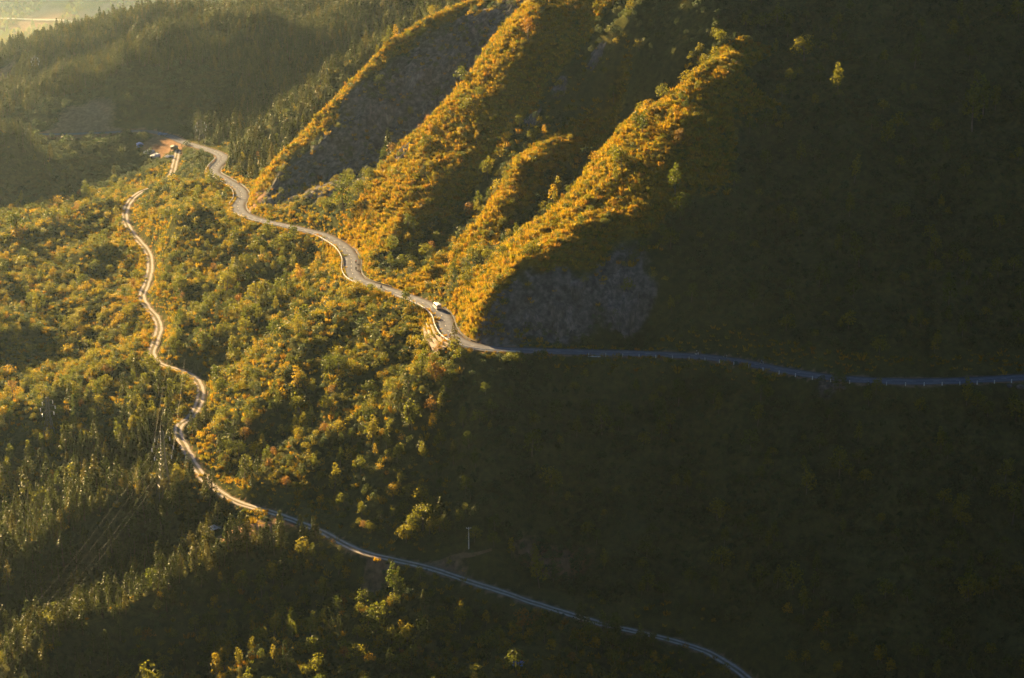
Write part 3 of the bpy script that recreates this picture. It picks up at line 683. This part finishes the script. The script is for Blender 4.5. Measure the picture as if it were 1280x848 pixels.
for kind, lab in (('pine','dense pine forest covering the hills and ridges'),('green','scattered green trees over the slopes'),('yellow','scattered small yellow trees in the scrub'),('rust','scattered rust brown trees in the scrub'),('shrub','low ochre and green scrub covering the sunlit slopes'),('bramble','low dark green scrub covering the shaded slopes')):
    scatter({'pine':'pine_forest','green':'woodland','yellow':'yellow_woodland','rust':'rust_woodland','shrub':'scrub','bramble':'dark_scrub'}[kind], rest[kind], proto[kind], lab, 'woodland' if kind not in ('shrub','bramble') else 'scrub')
g0 = []
for me_, _, _h in KIND['grass']:
    r = rest['grass']; 
    o = bpy.data.objects.new('grass_clump', me_); C.objects.link(o); g0.append(o)
rg = rest['grass']; 
for v, o in enumerate(g0):
    i = np.nonzero(rg[:,7] == v)[0][0]; o.location = rg[i,:3]; tag(o, 'dry golden grass tuft', 'grass', kind='stuff')
scatter('dry_grass', rg, [(o,) for o in g0], 'dry golden grass on the sunlit spurs', 'grass')
print('PLANTS', {k:len(v) for k,v in plants.items()})
# ------------------------------------------------------------------ things along the road
def up_index(k):                               # road sample nearest to a bend of the centre line
    q = zup[k]; return int(np.argmin(np.hypot(upper[:,0]-q[0], upper[:,1]-q[1])))
zup = zinterp(up_px, up_keys)
PU, TU, NU = FR
def strip_wall(name, idxs, off, z_lo, z_hi, th, mat, parent=None, base=None):
    """a solid band that follows the road edge: bottom z_lo and top z_hi above the road (or from the ground)"""
    mb = MB(); vs_, fs = [], []
    for i in idxs:
        c = PU[i]+NU[i]*off; z = upper[i,2]+H
        for dd in (-th/2, th/2):
            q = c+NU[i]*dd; lo = max(min(gz(q[0],q[1])-.6, z+z_hi-.2), z+z_hi-2.2) if base else z+z_lo
            vs_ += [(q[0],q[1],lo),(q[0],q[1],z+z_hi)]
    for k in range(len(idxs)-1):
        a = 4*k; b_ = a+4
        fs += [(a,a+1,b_+1,b_),(a+2,b_+2,b_+3,a+3),(a+1,a+3,b_+3,b_+1),(a,b_,b_+2,a+2)]
    fs += [(0,2,3,1),(4*len(idxs)-4,4*len(idxs)-3,4*len(idxs)-1,4*len(idxs)-2)]
    mb.add(vs_, fs); return mb.build(name, mat, parent)
pm = MB(); pm.box((0,0,.2),(.16,.2,1.5)); post_me = bpy.data.meshes.new('post'); post_me.from_pydata(pm.v,[],pm.f); post_me.materials.append(M['steel'])
def guard_rail(k0, k1, off, label):
    i0, i1 = up_index(k0), up_index(k1)
    root = empty('guard_rail', (PU[i0][0],PU[i0][1],upper[i0,2]+H), 0, label=label, cat='guard rail', group='guard rails on the outer road edge')
    r = strip_wall('rail', list(range(i0,i1+1)), off, .48, .92, .1, M['steel']); r.parent = root; r.matrix_parent_inverse = Matrix.Translation(root.location).inverted()
    for i in range(i0, i1+1, 2):
        c = PU[i]+NU[i]*(off-.14); o = bpy.data.objects.new('post', post_me); C.objects.link(o); o.parent = root
        o.location = Vector((c[0],c[1],upper[i,2]+H))-root.location; o.rotation_euler = (0,0,math.atan2(TU[i][1],TU[i][0]))
guard_rail(8, 14, -4.0, 'steel guard rail round the double bend nearest the road junction')
guard_rail(15, 24, -4.0, 'steel guard rail along the bend above the grassy ridge')
guard_rail(26, 34, -4.0, 'steel guard rail round the bend where the white minibus drives')
def ditch_shade_edge(k0, k1, off, label):
    i0, i1 = up_index(k0), up_index(k1)
    tag(strip_wall('ditch_shade_strip', list(range(i0,i1+1)), off, -.5, .28, .45, M['ditch_shade']), label, 'wall', 'painted ditch shade strips on the uphill road edge')
M['ditch_shade'] = flat('ditch_shade_colour', (.022,.022,.020), .95, 0, .35, 1.0)  # near-black colour: the shade in the roadside ditch, put on a low strip
ditch_shade_edge(9, 15, 4.15, 'low dark strip painted as ditch shade on the inner edge of the double bend')
ditch_shade_edge(20, 25, 4.15, 'low dark strip painted as ditch shade facing the grassy ridge bend')
ditch_shade_edge(28, 32, 4.15, 'low dark strip painted as ditch shade on the inner edge beside the minibus bend')
# guard posts on the right-hand stretch
gm = MB(); gm.box((0,0,.25),(.28,.28,1.3),.85)
gp_me = bpy.data.meshes.new('guard_post'); gp_me.from_pydata(gm.v,[],gm.f); gp_me.materials.append(M['post'])
for i in range(up_index(35), up_index(45), 3):
    c = PU[i]+NU[i]*-4.05; o = bpy.data.objects.new('guard_post', gp_me); C.objects.link(o); o.location = (c[0],c[1],upper[i,2]+H); o.rotation_euler = (0,0,math.atan2(TU[i][1],TU[i][0]))
    tag(o, 'short white concrete guard post on the edge of the shaded road', 'post', 'guard posts on the shaded road edge')
# stepped retaining wall
i0, i1 = up_index(29), up_index(32)
rw = empty('retaining_wall', (PU[i0][0],PU[i0][1],upper[i0,2]+H-4), 0, label='stepped curved stone retaining wall below the minibus bend', cat='wall')
for k in range(3):
    a_ = list(range(i0+1+k, i1-k))
    t = strip_wall('tier', a_, -4.9-1.25*k, 0, -.25-1.05*k, .9, M['stone'], None, True); t.parent = rw; t.matrix_parent_inverse = Matrix.Translation(rw.location).inverted()

# minibus
def loft(mb, sections):
    """sections: list of (x, [(y,z)...]) closed rings"""
    n_ = len(sections[0][1]); vs_ = [(x_,y_,z_) for x_, ring in sections for y_, z_ in ring]; fs = []
    for i in range(len(sections)-1):
        for k in range(n_): fs.append((i*n_+k, i*n_+(k+1)%n_, (i+1)*n_+(k+1)%n_, (i+1)*n_+k))
    fs += [tuple(range(n_))[::-1], tuple(range((len(sections)-1)*n_, len(sections)*n_))]
    mb.add(vs_, fs)
def body_ring(w, zb, zt, roof):
    return [(-w,zb),(w,zb),(w*1.02,zb+(zt-zb)*.5),(w*roof,zt-.12),(w*roof*.85,zt),(-w*roof*.85,zt),(-w*roof,zt-.12),(-w*1.02,zb+(zt-zb)*.5)]
M['white_paint'] = flat('white_paint', (.55,.53,.49), .35, 0, .05, .5, .5)
M['glass'] = flat('dark_glass', (.02,.022,.025), .1, 0, .1, 1, .6)
M['rubber'] = flat('rubber', (.025,.025,.025), .85)
M['rim'] = flat('steel_rim', (.5,.5,.5), .35, .7)
M['blue_paint'] = flat('blue_paint', (.06,.13,.32), .45, 0, .1, .5, .4)
M['blue_tarp'] = flat('blue_tarpaulin', (.05,.14,.45), .5, 0, .2, 1.0, .4)
M['red_lens'] = flat('red_lens', (.5,.03,.02), .3); M['clear_lens'] = flat('clear_lens', (.8,.8,.75), .15)
M['black_paint'] = flat('black_paint', (.02,.02,.022), .35, 0, .1, 1, .5); M['red_paint'] = flat('red_paint', (.45,.04,.02), .35, 0, .1, 1, .5)
def wheel(parent, x_, y_, r, w):
    mb = MB(); n_ = 16; prof = [(-w/2,r*.55),(-w/2,r*.92),(-w*.3,r),(w*.3,r),(w/2,r*.92),(w/2,r*.55)]
    vs_ = []; fs = []
    for k in range(n_):
        a = 2*math.pi*k/n_
        for yy, rr in prof: vs_.append((math.cos(a)*rr, yy, math.sin(a)*rr))
    q = len(prof)
    for k in range(n_):
        for j in range(q): fs.append((k*q+j, k*q+(j+1)%q, ((k+1)%n_)*q+(j+1)%q, ((k+1)%n_)*q+j))
    mb.add(vs_, fs); t = mb.build('wheel', M['rubber'], parent); t.location = (x_,y_,r)
    rm = MB(); rm.tube([(0,-w*.42,0),(0,w*.42,0)], r*.56, 12); o = rm.build('rim', M['rim'], t)
    return t
def minibus(loc, rz):
    root = empty('minibus', loc, rz, label='white minibus driving on the asphalt road bend', cat='minibus')
    mb = MB(); W = .95
    loft(mb, [(-2.55,body_ring(W*.93,.42,1.95,.86)),(-2.45,body_ring(W,.34,2.22,.88)),(-1.0,body_ring(W,.30,2.30,.88)),(1.1,body_ring(W,.30,2.28,.88)),(1.55,body_ring(W,.30,2.12,.86)),(2.25,body_ring(W,.32,1.22,.97)),(2.62,body_ring(W*.93,.38,1.05,.93))])
    body = mb.build('body', M['white_paint'], root, False)
    for sx in (-1,1):
        for x0_, x1_ in ((-2.2,-1.3),(-1.2,-.25),(-.15,.75),(.85,1.45)):
            mb = MB(); y0_ = sx*(W*1.02+.004); y1_ = sx*(W*.90+.012); mb.add([(x0_,y0_,1.32),(x1_,y0_,1.32),(x1_,y1_,2.02),(x0_,y1_,2.02)], [(0,1,2,3) if sx<0 else (3,2,1,0)]); mb.build('side_window', M['glass'], root)
        mb = MB(); mb.box((2.6,sx*.68,.85),(.1,.3,.2)); mb.build('headlight', M['clear_lens'], root)
        mb = MB(); mb.box((-2.56,sx*.78,1.15),(.06,.16,.5)); mb.build('tail_light', M['red_lens'], root)
        mb = MB(); mb.box((1.75,sx*1.12,1.45),(.1,.2,.26)); mb.build('wing_mirror', M['black_paint'], root)
        for x_ in (-1.55,1.65): wheel(root, x_, sx*.86, .35, .24)
    mb = MB(); mb.add([(2.22,-.8,1.29),(2.22,.8,1.29),(1.62,.7,2.06),(1.62,-.7,2.06)], [(0,1,2,3)]); mb.build('windscreen', M['glass'], root)
    mb = MB(); mb.add([(-2.565,-.72,1.3),(-2.565,.72,1.3),(-2.53,.66,1.86),(-2.53,-.66,1.86)], [(3,2,1,0)]); mb.build('rear_window', M['glass'], root)
    for x_ in (2.66,-2.58):
        mb = MB(); mb.box((x_,0,.5),(.14,1.74,.24)); mb.build('bumper', M['black_paint'], root)
    return root
i = up_index(28); p, rz = station(s_up[i]+1.0, 1.0, .05); minibus(p, rz+math.pi)

# motorbikes and riders
def motorbike(name, loc, rz, paint, label):
    root = empty(name, loc, rz, label=label, cat='motorbike')
    for x_ in (-.62,.62): wheel(root, x_, 0, .29, .09)
    mb = MB(); loft(mb, [(-.75,[(-.1,.55),(.1,.55),(.12,.72),(-.12,.72)]),(-.3,[(-.14,.38),(.14,.38),(.15,.74),(-.15,.74)]),(.15,[(-.13,.3),(.13,.3),(.1,.55),(-.1,.55)]),(.42,[(-.16,.38),(.16,.38),(.16,.85),(-.16,.85)]),(.55,[(-.12,.6),(.12,.6),(.1,.98),(-.1,.98)])]); mb.build('fairing', paint, root)
    mb = MB(); loft(mb, [(-.72,[(-.12,.73),(.12,.73),(.12,.82),(-.12,.82)]),(-.2,[(-.14,.74),(.14,.74),(.14,.83),(-.14,.83)]),(.08,[(-.08,.7),(.08,.7),(.08,.76),(-.08,.76)])]); mb.build('seat', M['black_paint'], root)
    mb = MB(); mb.tube([(.62,0,.3),(.5,0,1.0)], .04); mb.tube([(.42,-.32,1.05),(.5,0,1.0),(.42,.32,1.05)], .025); mb.build('handlebar', M['steel'], root)
    mb = MB(); mb.tube([(.54,0,.86),(.64,0,.85)], [.1,.08], 8); mb.build('headlight', M['clear_lens'], root)
    mb = MB(); mb.tube([(.1,-.15,.3),(-.7,-.17,.36)], [.035,.05], 6); mb.build('exhaust', M['rim'], root)
    return root
def skin_mesh(name, nodes, edges, mat, parent, root=0):
    me = bpy.data.meshes.new(name); me.from_pydata([n_[0] for n_ in nodes], edges, []); me.update()
    o = bpy.data.objects.new(name, me); C.objects.link(o); o.parent = parent
    sk = o.modifiers.new('Skin','SKIN'); o.modifiers.new('Sub','SUBSURF').levels = 1
    if not me.skin_vertices: bpy.context.view_layer.objects.active = o
    lay = me.skin_vertices[0] if me.skin_vertices else None
    if lay is None: return o
    for k, (p_, r) in enumerate(nodes): lay.data[k].radius = (r,r); lay.data[k].use_root = (k == root)
    me.materials.append(mat); o.modifiers['Sub'].render_levels = 1
    return o
M['skin'] = flat('skin', (.42,.26,.18), .6); M['denim'] = flat('dark_trousers', (.03,.035,.05), .85)
def rider(loc, rz, jacket, helmet, label):
    root = empty('person', loc, rz, label=label, cat='person', group=None)
    J = [((-.18,0,.86),.15),((-.2,0,1.08),.14),((-.15,0,1.28),.16),((-.1,0,1.42),.06),((-.06,0,1.52),.09),((-.04,0,1.62),.10),
         ((-.14,.2,1.34),.07),((.05,.27,1.14),.055),((.3,.29,1.08),.045),((.42,.29,1.06),.045),((-.14,-.2,1.34),.07),((.05,-.27,1.14),.055),((.3,-.29,1.08),.045),((.42,-.29,1.06),.045),
         ((-.1,.12,.82),.11),((.26,.2,.72),.085),((.14,.22,.36),.06),((.28,.22,.28),.05),((-.1,-.12,.82),.11),((.26,-.2,.72),.085),((.14,-.22,.36),.06),((.28,-.22,.28),.05)]
    E = [(0,1),(1,2),(2,3),(3,4),(4,5),(2,6),(6,7),(7,8),(8,9),(2,10),(10,11),(11,12),(12,13),(0,14),(14,15),(15,16),(16,17),(0,18),(18,19),(19,20),(20,21)]
    skin_mesh('body', J, E, M['skin'], root)
    sel = [0,1,2,6,7,8,10,11,12]; mp_ = {k:i for i,k in enumerate(sel)}
    skin_mesh('jacket', [(J[k][0],J[k][1]*1.22+.01) for k in sel], [(mp_[a],mp_[b_]) for a,b_ in E if a in mp_ and b_ in mp_], jacket, root)
    sel = [0,14,15,16,17,18,19,20,21]; mp_ = {k:i for i,k in enumerate(sel)}
    skin_mesh('trousers', [(J[k][0],J[k][1]*1.2+.01) for k in sel], [(mp_[a],mp_[b_]) for a,b_ in E if a in mp_ and b_ in mp_], M['denim'], root)
    mb = MB(); n_ = 10
    for k in range(5): pass
    mb.tube([(-.05,0,1.52),(-.05,0,1.58),(-.05,0,1.66),(-.05,0,1.73),(-.05,0,1.765)], [.11,.135,.14,.10,.02], 12); mb.build('helmet', helmet, root, True)
    return root
M['jacket_dark'] = flat('dark_jacket', (.03,.03,.035), .8); M['jacket_red'] = flat('red_jacket', (.5,.07,.04), .8); M['jacket_white'] = flat('white_jacket', (.75,.73,.7), .8); M['jacket_blue'] = flat('blue_jacket', (.06,.1,.25), .8)
def lane(px_, py_, off):
    d = ray(px_, py_); k = int(np.argmin([abs(PU[j][0]/(PU[j][1]*_cp-upper[j,2]*_sp)/KT+640-px_)+abs(424-(PU[j][1]*_sp+upper[j,2]*_cp)/(PU[j][1]*_cp-upper[j,2]*_sp)/KT-py_) for j in range(len(upper))]))
    return station(s_up[k], off, .05)
for px_, py_, off, flip, paint, jk, hm, what in ((872,445.5,1.2,0,'white_paint','jacket_dark','white_paint','white helmet and dark jacket on the shaded road'),
        (905,449,1.4,0,'black_paint','jacket_dark','black_paint','black helmet and dark jacket on the shaded road'),
        (950,456.5,1.6,0,'black_paint','jacket_blue','black_paint','black helmet and blue jacket on the shaded road'),
        (440,330,1.9,1,'black_paint','jacket_red','black_paint','red jacket at the grassy ridge bend'),
        (442,338,1.9,1,'black_paint','jacket_dark','black_paint','dark jacket at the grassy ridge bend'),
        (477,360.5,-.8,1,'black_paint','jacket_blue','black_paint','blue jacket and black helmet before the minibus bend'),
        (563,416,1.9,1,'white_paint','jacket_white','white_paint','white jacket and white helmet below the minibus'),
        (567,423,-1.8,0,'red_paint','jacket_red','red_paint','red jacket and red helmet below the minibus')):
    p, rz = lane(px_, py_, off); rz += math.pi*flip
    motorbike('motorbike', p, rz, M[paint], paint.split('_')[0]+' motorbike under the rider in '+what)
    rider(p, rz, M[jk], M[hm], 'motorbike rider in '+what)

# lattice pylons
def pylon(loc, h, w, rz, label, arms=(.62,.76,.90)):
    root = empty('lattice_pylon', loc, rz, label=label, cat='pylon', group='power line pylons'); wt = w*.16
    def half(z): f = z/h; return (w*.5*(1-f)**1.0 if f < .55 else 0)*1.0 + (0 if f < .55 else 0)
    def hw(z): f = min(1,z/h); return w*.5*(1-f/.6)+wt*(f/.6) if f < .6 else wt*(1-(f-.6)*.8)
    r_ = .065
    for sx, sy in ((-1,-1),(1,-1),(1,1),(-1,1)):
        mb = MB(); mb.tube([(sx*hw(z),sy*hw(z),z) for z in (-1,h*.3,h*.6,h)], [r_*1.3,r_*1.1,r_,r_*.8], 4); mb.build('leg', M['lattice'], root)
    zs = [0]; 
    while zs[-1] < h*.98: zs.append(zs[-1]+max(1.2,hw(zs[-1])*1.7))
    zs[-1] = h; mb = MB()
    for za, zb in zip(zs[:-1], zs[1:]):
        a, b_ = hw(za), hw(zb)
        for (x0_,y0_),(x1_,y1_) in (((-1,-1),(1,-1)),((1,-1),(1,1)),((1,1),(-1,1)),((-1,1),(-1,-1))):
            mb.tube([(x0_*a,y0_*a,za),(x1_*b_,y1_*b_,zb)], r_*.55, 3); mb.tube([(x1_*a,y1_*a,za),(x0_*b_,y0_*b_,zb)], r_*.55, 3); mb.tube([(x0_*b_,y0_*b_,zb),(x1_*b_,y1_*b_,zb)], r_*.5, 3)
    mb.build('bracing', M['lattice'], root)
    tips = []
    for k, f in enumerate(arms):
        z = h*f; ln = w*(.62,.78,.55)[k]
        for sx in (-1,1):
            mb = MB()
            for sy in (-1,1): mb.tube([(sx*hw(z),sy*hw(z),z),(sx*ln,0,z+.2)], r_*.7, 3); mb.tube([(sx*hw(z),sy*hw(z),z+h*.045),(sx*ln,0,z+.2)], r_*.6, 3)
            mb.build('crossarm', M['lattice'], root)
            mb = MB(); mb.tube([(sx*ln,0,z+.2),(sx*ln,0,z-.1),(sx*ln,0,z-.2),(sx*ln,0,z-1.3),(sx*ln,0,z-1.4)], [.04,.05,.2,.2,.05], 8); mb.build('insulator', M['glass_disc'], root)
            tips.append(Vector((sx*ln,0,z-1.4)))
    mt = Matrix.Translation(loc) @ Matrix.Rotation(rz,4,'Z')
    return [mt @ t for t in tips]
pA = G(206,622); tA = pylon(pA, 25, 5.0, .35, 'lattice pylon with white insulators in the scrub beside the dirt track')
pB = G(62,548); tB = pylon(pB, 17, 4.0, .6, 'lattice pylon standing among trees on the low hills across the dirt track')
pC = G(263,19, 1400); tC = pylon(pC, 26, 5.0, .2, 'lattice pylon on the crest of the forested hill')
pE = G(252,181, 1250); tE = pylon(pE, 15, 4.0, .2, 'lattice pylon at the foot of the forested hill behind the road junction')
pD = G(45,96, 1350); tD = pylon(pD, 15, 3.6, .3, 'lattice pylon in the pines of the forested hill, beside the earth scar')
def wires(ta, tb, sag, label, group):
    for k in (0,1,2,3):
        a, b_ = ta[k], tb[k]; pts = []
        for f in np.linspace(0,1,25): q = a.lerp(b_, f); q.z -= sag*4*f*(1-f); pts.append(q)
        mb = MB(); mb.tube(pts, .009, 3); tag(mb.build('power_cable', M['wire']), label, 'cable', group)
wires(tC, tE, 5, 'thin power cable from the hill crest down to the junction', 'cables down the forested hill')
wires(tE, tA, 10, 'thin power cable from the junction along the dirt track', 'cables along the dirt track')
off_ = Vector((-45,-190,-22)); wires(tA, [t+off_ for t in tA], 6, 'thin power cable crossing the pine ridges', 'cables over the pine ridges')
p = Vector(pA)+off_; p.z = gz(p.x,p.y); zt = min(t.z for t in tA)+off_.z; pylon(p, max(20,(max(t.z for t in tA)+off_.z+1.4-p.z)/.90), 5, .35, 'lattice pylon at the near end of the cables over the pine ridges')
# wooden pole
p = G(586,688); root = empty('utility_pole', p, .2, label='single concrete utility pole with crossarm by the footpath', cat='utility pole')
mb = MB(); mb.tube([(0,0,-.6),(0,0,7.6)],[.2,.13],8); mb.build('pole', M['post'], root)
mb = MB(); mb.box((0,0,7.2),(1.7,.14,.16)); mb.build('crossarm', M['post'], root)
for x_ in (-.75,0,.75):
    mb = MB(); mb.tube([(x_,0,7.28),(x_,0,7.38),(x_,0,7.6),(x_,0,7.66)],[.05,.1,.08,.03],8); mb.build('insulator', M['glass_disc'], root)

# ------------------------------------------------------------------ junction yard and sheds
def shelter(loc, rz, w, d, h, roof, label, name='tarp_shelter', wall=None):
    root = empty(name, loc, rz, label=label, cat='shelter')
    for sx in (-1,1):
        for sy in (-1,1):
            mb = MB(); mb.tube([(sx*w*.46,sy*d*.46,-.6),(sx*w*.46,sy*d*.46,h*(.85 if sy<0 else 1))], .07, 6); mb.build('post', M['pale_bark'], root)
    n_ = 10; vs_, fs = [], []
    for i in range(n_+1):
        for j in range(n_+1):
            u, v = i/n_-.5, j/n_-.5; z = h*(1+.28*(.5-abs(u))*2-.15*(.5-v)) - .12*math.sin(i*1.9)*math.cos(j*2.3) - .25*max(0,abs(v)-.42)*4
            vs_.append((u*w*1.12, v*d*1.15, z))
    for i in range(n_):
        for j in range(n_): a = i*(n_+1)+j; fs.append((a,a+1,a+n_+2,a+n_+1)[::-1])
    mb = MB(); k = len(vs_); mb.add(vs_+[(x_,y_,z_-.06) for x_,y_,z_ in vs_], fs+[tuple(q+k for q in f[::-1]) for f in fs]); mb.build('roof', roof, root, True)
    for y_, wd in ((d*.46,w*.92),):
        mb = MB(); mb.box((0,y_+.08,h*.45),(wd,.08,h*.95)); mb.build('back_wall', wall or roof, root)
    mb = MB(); mb.box((-w*.5,0,h*.42),(.08,d*.9,h*.85)); mb.build('side_wall', wall or roof, root)
    return root
M['pale_sheet'] = flat('pale_roof_sheet', (.55,.5,.46), .6, 0, .25, 1.5, .3); M['dark_sheet'] = flat('dark_roof_sheet', (.08,.08,.09), .6, 0, .25, 1.5); M['plank'] = flat('weathered_plank', (.30,.22,.15), .9, 0, .3, 2)
shelter(G(175,186), .3, 3.6, 3.2, 3.0, M['blue_tarp'], 'blue tarpaulin shelter with pale top beside the yard at the road junction')
shelter(G(218,188), .1, 4.2, 3.2, 2.3, M['dark_sheet'], 'low shed with dark sheet roof beside the start of the dirt track', 'roadside_shed', M['plank'])
shelter(G(270,666), .5, 4.0, 3.0, 2.0, M['pale_sheet'], 'small shed with pale sheet roof on bare earth below the dirt track', 'field_shed', M['plank'])
shelter(G(648,836), -.2, 3.0, 2.4, 1.7, M['blue_tarp'], 'small blue tarpaulin shelter in the dark wood below the dirt track')
# blue truck parked in the yard
p = G(203,170); root = empty('truck', (p.x,p.y,gz(p.x,p.y)), math.radians(170), label='small blue truck parked in the yard at the road junction', cat='truck')
mb = MB(); loft(mb, [(1.0,body_ring(.95,.55,2.1,.92)),(1.9,body_ring(.95,.55,2.1,.9)),(2.5,body_ring(.95,.55,1.35,.97)),(2.65,body_ring(.92,.6,1.2,.95))]); mb.build('cab', M['blue_paint'], root)
mb = MB(); mb.add([(2.5,-.82,1.42),(2.5,.82,1.42),(1.98,.76,2.0),(1.98,-.76,2.0)],[(0,1,2,3)]); mb.build('windscreen', M['glass'], root)
mb = MB(); mb.box((-1.0,0,.85),(3.9,2.0,.16)); mb.build('flatbed', M['black_paint'], root)
for c, s_ in (((-1.0,1.0,1.25),(3.9,.08,.65)),((-1.0,-1.0,1.25),(3.9,.08,.65)),((-2.95,0,1.25),(.08,2.0,.65)),((.93,0,1.4),(.08,2.0,.95))):
    mb = MB(); mb.box(c, s_); mb.build('side_board', M['blue_paint'], root)
for sx in (-1,1):
    for x_ in (-1.9,1.7): wheel(root, x_, sx*.85, .4, .26)
    mb = MB(); mb.box((2.62,sx*.7,.95),(.08,.26,.18)); mb.build('headlight', M['clear_lens'], root)

# ------------------------------------------------------------------ rocks
def boulder(loc, r, label, group, mat=None, flatten=.7, seed=0, name='boulder'):
    bm = bmesh.new(); bmesh.ops.create_icosphere(bm, subdivisions=3, radius=1.0)
    for v in bm.verts:
        c = v.co; k = 1+.35*float(perlin(np.array([c.x*1.3+seed*7]),np.array([c.y*1.3+c.z*1.7+seed]),seed)[0])+.18*float(perlin(np.array([c.x*3.1+seed]),np.array([c.y*3.1+c.z*2.9]),seed+3)[0])
        v.co = Vector((round(c.x*k*5)/5*.35+c.x*k*.65, round(c.y*k*4)/4*.35+c.y*k*.65, c.z*k*flatten))
    me = bpy.data.meshes.new(name); bm.to_mesh(me); bm.free(); me.materials.append(mat or M['rock'])
    o = bpy.data.objects.new(name, me); C.objects.link(o); o.location = loc; o.scale = (r,r,r); o.rotation_euler = (0,0,seed*1.3); tag(o, label, 'rock', group); return o
def rock_face(px_, py_, w, d, label, group, seed=0, bulge=.9, n_=26):
    """a bare rock face bedded into the slope: w metres across, d metres of slope in plan"""
    p = G(px_, py_); vs_, fs = [], []
    for i in range(n_+1):
        for j in range(n_+1):
            u, v = i/n_*2-1, j/n_*2-1; x_ = p.x+u*w/2; y_ = p.y+v*d/2
            rr = math.hypot(u,v)+.35*float(perlin(np.array([u*1.7+seed]),np.array([v*1.7]),seed+5)[0]); edge = max(-1,min(1,(0.85-rr)*3))
            rel_ = float(fbm(np.array([x_/3.2]),np.array([y_*2.2/3.2+seed]),seed,3,True)[0])*.55+float(fbm(np.array([x_/1.1]),np.array([y_/.9]),seed+9,2)[0])*.25
            off_z = edge*bulge+rel_*(.5 if edge > 0 else .15)-.25
            vs_.append((x_+rel_*.3, y_-off_z*.7, gz(x_,y_)+off_z))
    for i in range(n_):
        for j in range(n_): a = i*(n_+1)+j; fs.append((a,a+n_+1,a+n_+2,a+1))
    o = mesh_obj('rock_face', vs_, fs, M['rock']); tag(o, label, 'rock face', group); return o
rock_face(773,378,15,17, 'pale bare rock face standing clear of the scrub above the shaded road', 'rock faces above the road', 1, 1.0)
rock_face(662,404,10,6, 'grey rock slab in the road cut, next to the grassy spur', 'rock faces above the road', 3)
rock_face(705,402,13,9, 'broken grey rock slab in the road cut between grassy spur and pale face', 'rock faces above the road', 4)
rock_face(722,362,8,6, 'small rock slab high in the road cut', 'rock faces above the road', 5)
for k, (px_,py_,w_,d_) in enumerate(((520,95,18,14),(475,150,16,14),(545,140,14,12),(560,75,14,12),(505,190,12,10),(450,185,10,10),(600,40,12,12),(440,210,9,8))):
    rock_face(px_,py_,w_,d_, 'dark rock outcrop on the cliff under the dry grass crest', 'outcrops on the cliff', 10+k, .8, 18)
for k, (px_,py_,w_,d_) in enumerate(((665,150,9,9),(700,110,9,9),(745,70,10,9))):
    rock_face(px_,py_,w_,d_, 'rock outcrop in the shaded gully between the spurs', 'outcrops in the shaded gully', 30+k, .7, 16)
for k, (px_,py_,r) in enumerate(((1028,479,1.3),(1046,484,1.6),(1055,487,.9))):
    p = G(px_,py_); boulder(p, r, 'pale boulder at the lower edge of the shaded road', 'boulders under the shaded road', M['rock'], .6, k)
for k, (px_,py_,r) in enumerate(((1262,486,1.0),(1275,485,1.4))):
    p = G(px_,py_); boulder(p, r, 'pale boulder below the guard posts at the far end of the shaded road', 'boulders at the far end of the road', M['rock'], .6, 5+k)
# masonry headwall under the road
p, rz = lane(745,441,-4.3); root = tag(MB().build('x', None) if False else empty('headwall', p, rz), 'pale masonry headwall set under the edge of the shaded road', 'wall')
for k in range(4):
    for j in range(4-k//2):
        mb = MB(); wdt = 4.6-.55*k; mb.box(((j-(4-k//2-1)/2)*wdt/(4-k//2), -.35*(3-k)*-1*.0-.12*(k%2), -.55-.72*k), (wdt/(4-k//2)-.08,.9+.25*(k%2),.66)); mb.build('stone', M['pale_stone'], root)
# gravel heaps in the yard
for k, (px_,py_,r) in enumerate(((188,191,4.0),(196,195,3.2),(212,196,2.6))):
    p = G(px_,py_); boulder(p, r, 'heap of pale gravel in the yard at the road junction', 'gravel heaps in the yard', M['pale_stone'], .38, 20+k, 'gravel_heap')
# ------------------------------------------------------------------ haze
x0, x1, y0, y1 = GX[0]-5, GX[-1]+5, GY[0]-5, GY[-1]+5
z0 = float(ZZ.min())+H-1.5; z1 = float(max(ZZ.max()+H+25, H+30))
hz = mesh_obj('haze', [(x0,y0,z0),(x1,y0,z0),(x1,y1,z0),(x0,y1,z0),(x0,y0,z1),(x1,y0,z1),(x1,y1,z1),(x0,y1,z1)], [(3,2,1,0),(4,5,6,7),(0,1,5,4),(1,2,6,5),(2,3,7,6),(3,0,4,7)], None)
m = bpy.data.materials.new('haze_air'); m.use_nodes = True; nd = m.node_tree.nodes; nd.clear()
out = nd.new('ShaderNodeOutputMaterial'); pv = nd.new('ShaderNodeVolumePrincipled')
pv.inputs['Color'].default_value = (.62,.85,1,1); pv.inputs['Density'].default_value = HAZE; pv.inputs['Anisotropy'].default_value = .84
m.node_tree.links.new(pv.outputs[0], out.inputs['Volume']); hz.data.materials.append(m); tag(hz, 'thin golden haze in the valley air', 'haze', kind='stuff')
